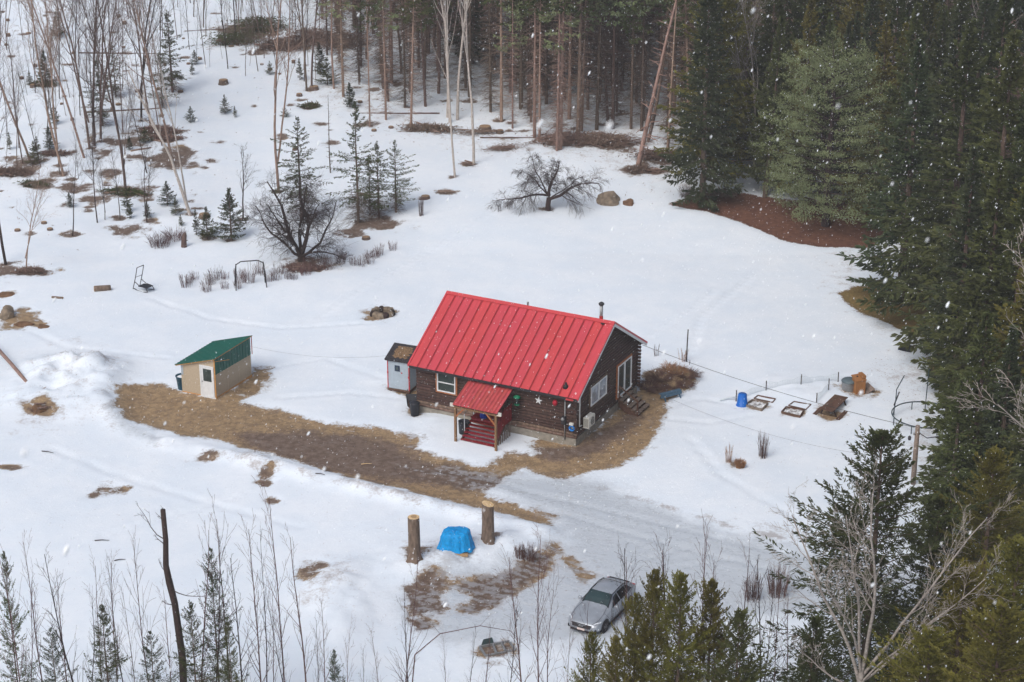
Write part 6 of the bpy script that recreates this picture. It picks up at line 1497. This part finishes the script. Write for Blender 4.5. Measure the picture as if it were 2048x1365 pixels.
def litter():
    rs = np.random.RandomState(78); X, Y, S = [], [], []
    def sc_(n, poly, s):
        p = world_poly(poly); a, b = p.min(0), p.max(0); x = rs.uniform(a[0], b[0], n); y = rs.uniform(a[1], b[1], n); k = sdist(x, y, p) > 0
        X.extend(x[k]); Y.extend(y[k]); S.extend(np.full(k.sum(), s))
    sc_(900, [(640,180),(900,262),(1300,330),(1420,400),(1380,420),(1200,400),(1000,330),(850,300),(700,280)], .09)
    sc_(500, [(1440,860),(1840,800),(1840,1000),(1650,1090),(1400,1030)], .035); sc_(500, [(1760,700),(1880,720),(1870,830),(1700,800)], .045)
    sc_(500, [(0,0),(640,0),(640,260),(330,470),(0,560)], .10); sc_(900, [(640,0),(1400,0),(1400,330),(640,180)], .14); sc_(500, [(600,1120),(1100,1080),(1500,1160),(1200,1300),(700,1280)], .045); sc_(250, [(0,700),(230,720),(240,900),(900,1040),(0,1100)], .035)
    sc_(1300, [(560,500),(1000,430),(1650,520),(1800,700),(1300,1000),(560,780)], .022); sc_(900, [(0,560),(640,560),(760,740),(0,740)], .025); sc_(900, [(0,900),(300,900),(900,1060),(600,1300),(0,1300)], .03); sc_(500, [(150,720),(60,780),(70,850),(240,850),(230,740)], .05)
    X, Y, S = map(np.array, (X, Y, S)); n = len(X); i = np.clip(np.searchsorted(xs, X)-1, 0, nx-2); j = np.clip(np.searchsorted(ys, Y)-1, 0, ny-2)
    D = rs.normal(0,1,(n,3)); D[:,2] = np.abs(D[:,2])*.15
    V = rhombi(np.stack([X,Y,GH[j,i]+.02],1), D, S*rs.uniform(.6,3,n), S*rs.uniform(.25,.6,n), rs, True)
    o = link('twig_litter', np_mesh('twig_litter', V, quads(len(V)), M('twig_dead'))); o['kind'] = 'stuff'; o['label'] = 'bark bits, leaves and twigs scattered on the snow'
litter()
def snowfall():
    rs = np.random.RandomState(79); n = 100000
    d = 170*rs.uniform(0, 1, n)**(1/2.6); ww = .34*d+2.5; hh = .23*d+1.5
    X = rs.uniform(-1, 1, n)*ww; U = rs.uniform(-1, 1, n)*hh
    Y = d*_c + U*_s; Z = CAM_H - d*_s + U*_c
    ok = (d > 4.2) & (Z > .3); X, Y, Z, d = X[ok], Y[ok], Z[ok], d[ok]; n = len(X)
    r = rs.lognormal(math.log(.0068), .30, n); ax = np.stack([-.45+rs.normal(0,.12,n)*1, rs.normal(0,.2,n), -np.ones(n)], 1); ax /= np.linalg.norm(ax,axis=1)[:,None]; ax[:,0] *= -1; ax[:,0] *= -1
    C0 = np.stack([X,Y,Z],1); e1 = np.cross(ax, np.array([0,1,0.])); e1 /= np.linalg.norm(e1,axis=1)[:,None]; e2 = np.cross(ax, e1)
    R_ = r[:,None]; L2 = (r*rs.uniform(1.7,3.0,n))[:,None]
    V = np.stack([C0+ax*L2, C0+e1*R_, C0+e2*R_, C0-e1*R_, C0-e2*R_, C0-ax*L2], 1); far = d > 22; V = V[far].reshape(-1,3); m = int(far.sum())
    f = np.array([[0,1,2],[0,2,3],[0,3,4],[0,4,1],[5,2,1],[5,3,2],[5,4,3],[5,1,4]]); F_ = (np.arange(m)[:,None,None]*6 + f[None]).reshape(-1,3)
    # near flakes are rounder: rings of eight
    q = np.linspace(0, 2*pi, 8, endpoint=False); th = np.linspace(.25, pi-.25, 6); nr = np.where(~far)[0]
    VV = []; FF = []; b0 = len(V)
    for k in nr:
        ring = [C0[k] + ax[k]*L2[k]*cos(t) + (e1[k]*cos(a)+e2[k]*sin(a))*R_[k]*sin(t)*(1+.15*rs.normal()) for t in th for a in q]; VV += ring
        FF += [(b0+i*8+j, b0+i*8+(j+1)%8, b0+(i+1)*8+(j+1)%8) for i in range(5) for j in range(8)] + [(b0+i*8+j, b0+(i+1)*8+(j+1)%8, b0+(i+1)*8+j) for i in range(5) for j in range(8)] + [(b0, b0+j+1, b0+j) for j in range(1,7)] + [(b0+40, b0+40+j, b0+41+j) for j in range(1,7)]
        b0 += 48
    V = np.concatenate([V, np.array(VV)]); F_ = np.concatenate([F_, np.array(FF)])
    o = link('falling_snow', np_mesh('falling_snow', V, F_, M('flake'))); o['kind'] = 'stuff'; o['label'] = 'snowflakes drifting down through the air'
snowfall()
#SECTION_END_PLANTS

# things that still share a label are told apart by rank and place
same = {}
for o in bpy.data.objects:
    if o.get('label') and o.get('group') and not o.parent: same.setdefault(o['label'], []).append(o)
for lab, os_ in same.items():
    if len(os_) < 2: continue
    os_.sort(key=lambda o: o.location.y); nb = -(-len(os_)//12); per = -(-len(os_)//nb)
    for b in range(nb):
        row = sorted(os_[b*per:(b+1)*per], key=lambda o: topix(o.location)[0])
        for k, o in enumerate(row):
            o['label'] = lab + ', ' + ('leftmost' if k == 0 else ORD[k] + ' from left') + ('' if nb == 1 else ', ' + ('nearest rank','second rank','third rank','fourth rank','fifth rank','sixth rank','seventh rank')[min(b,6)])
# ------------------------------------------------------------------ snowy air
hm_ = bpy.data.materials.new('snowy_air'); hm_.use_nodes = True; ht = hm_.node_tree; ht.nodes.remove(ht.nodes['Principled BSDF'])
pv = ht.nodes.new('ShaderNodeVolumePrincipled'); pv.inputs['Density'].default_value = .00042; pv.inputs['Color'].default_value = (.95,.97,1,1)
ht.links.new(pv.outputs[0], ht.nodes['Material Output'].inputs['Volume'])
hz = MB().box(-440, 440, -80, 640, -12, 62).build('haze', hm_); hz['kind'] = 'stuff'
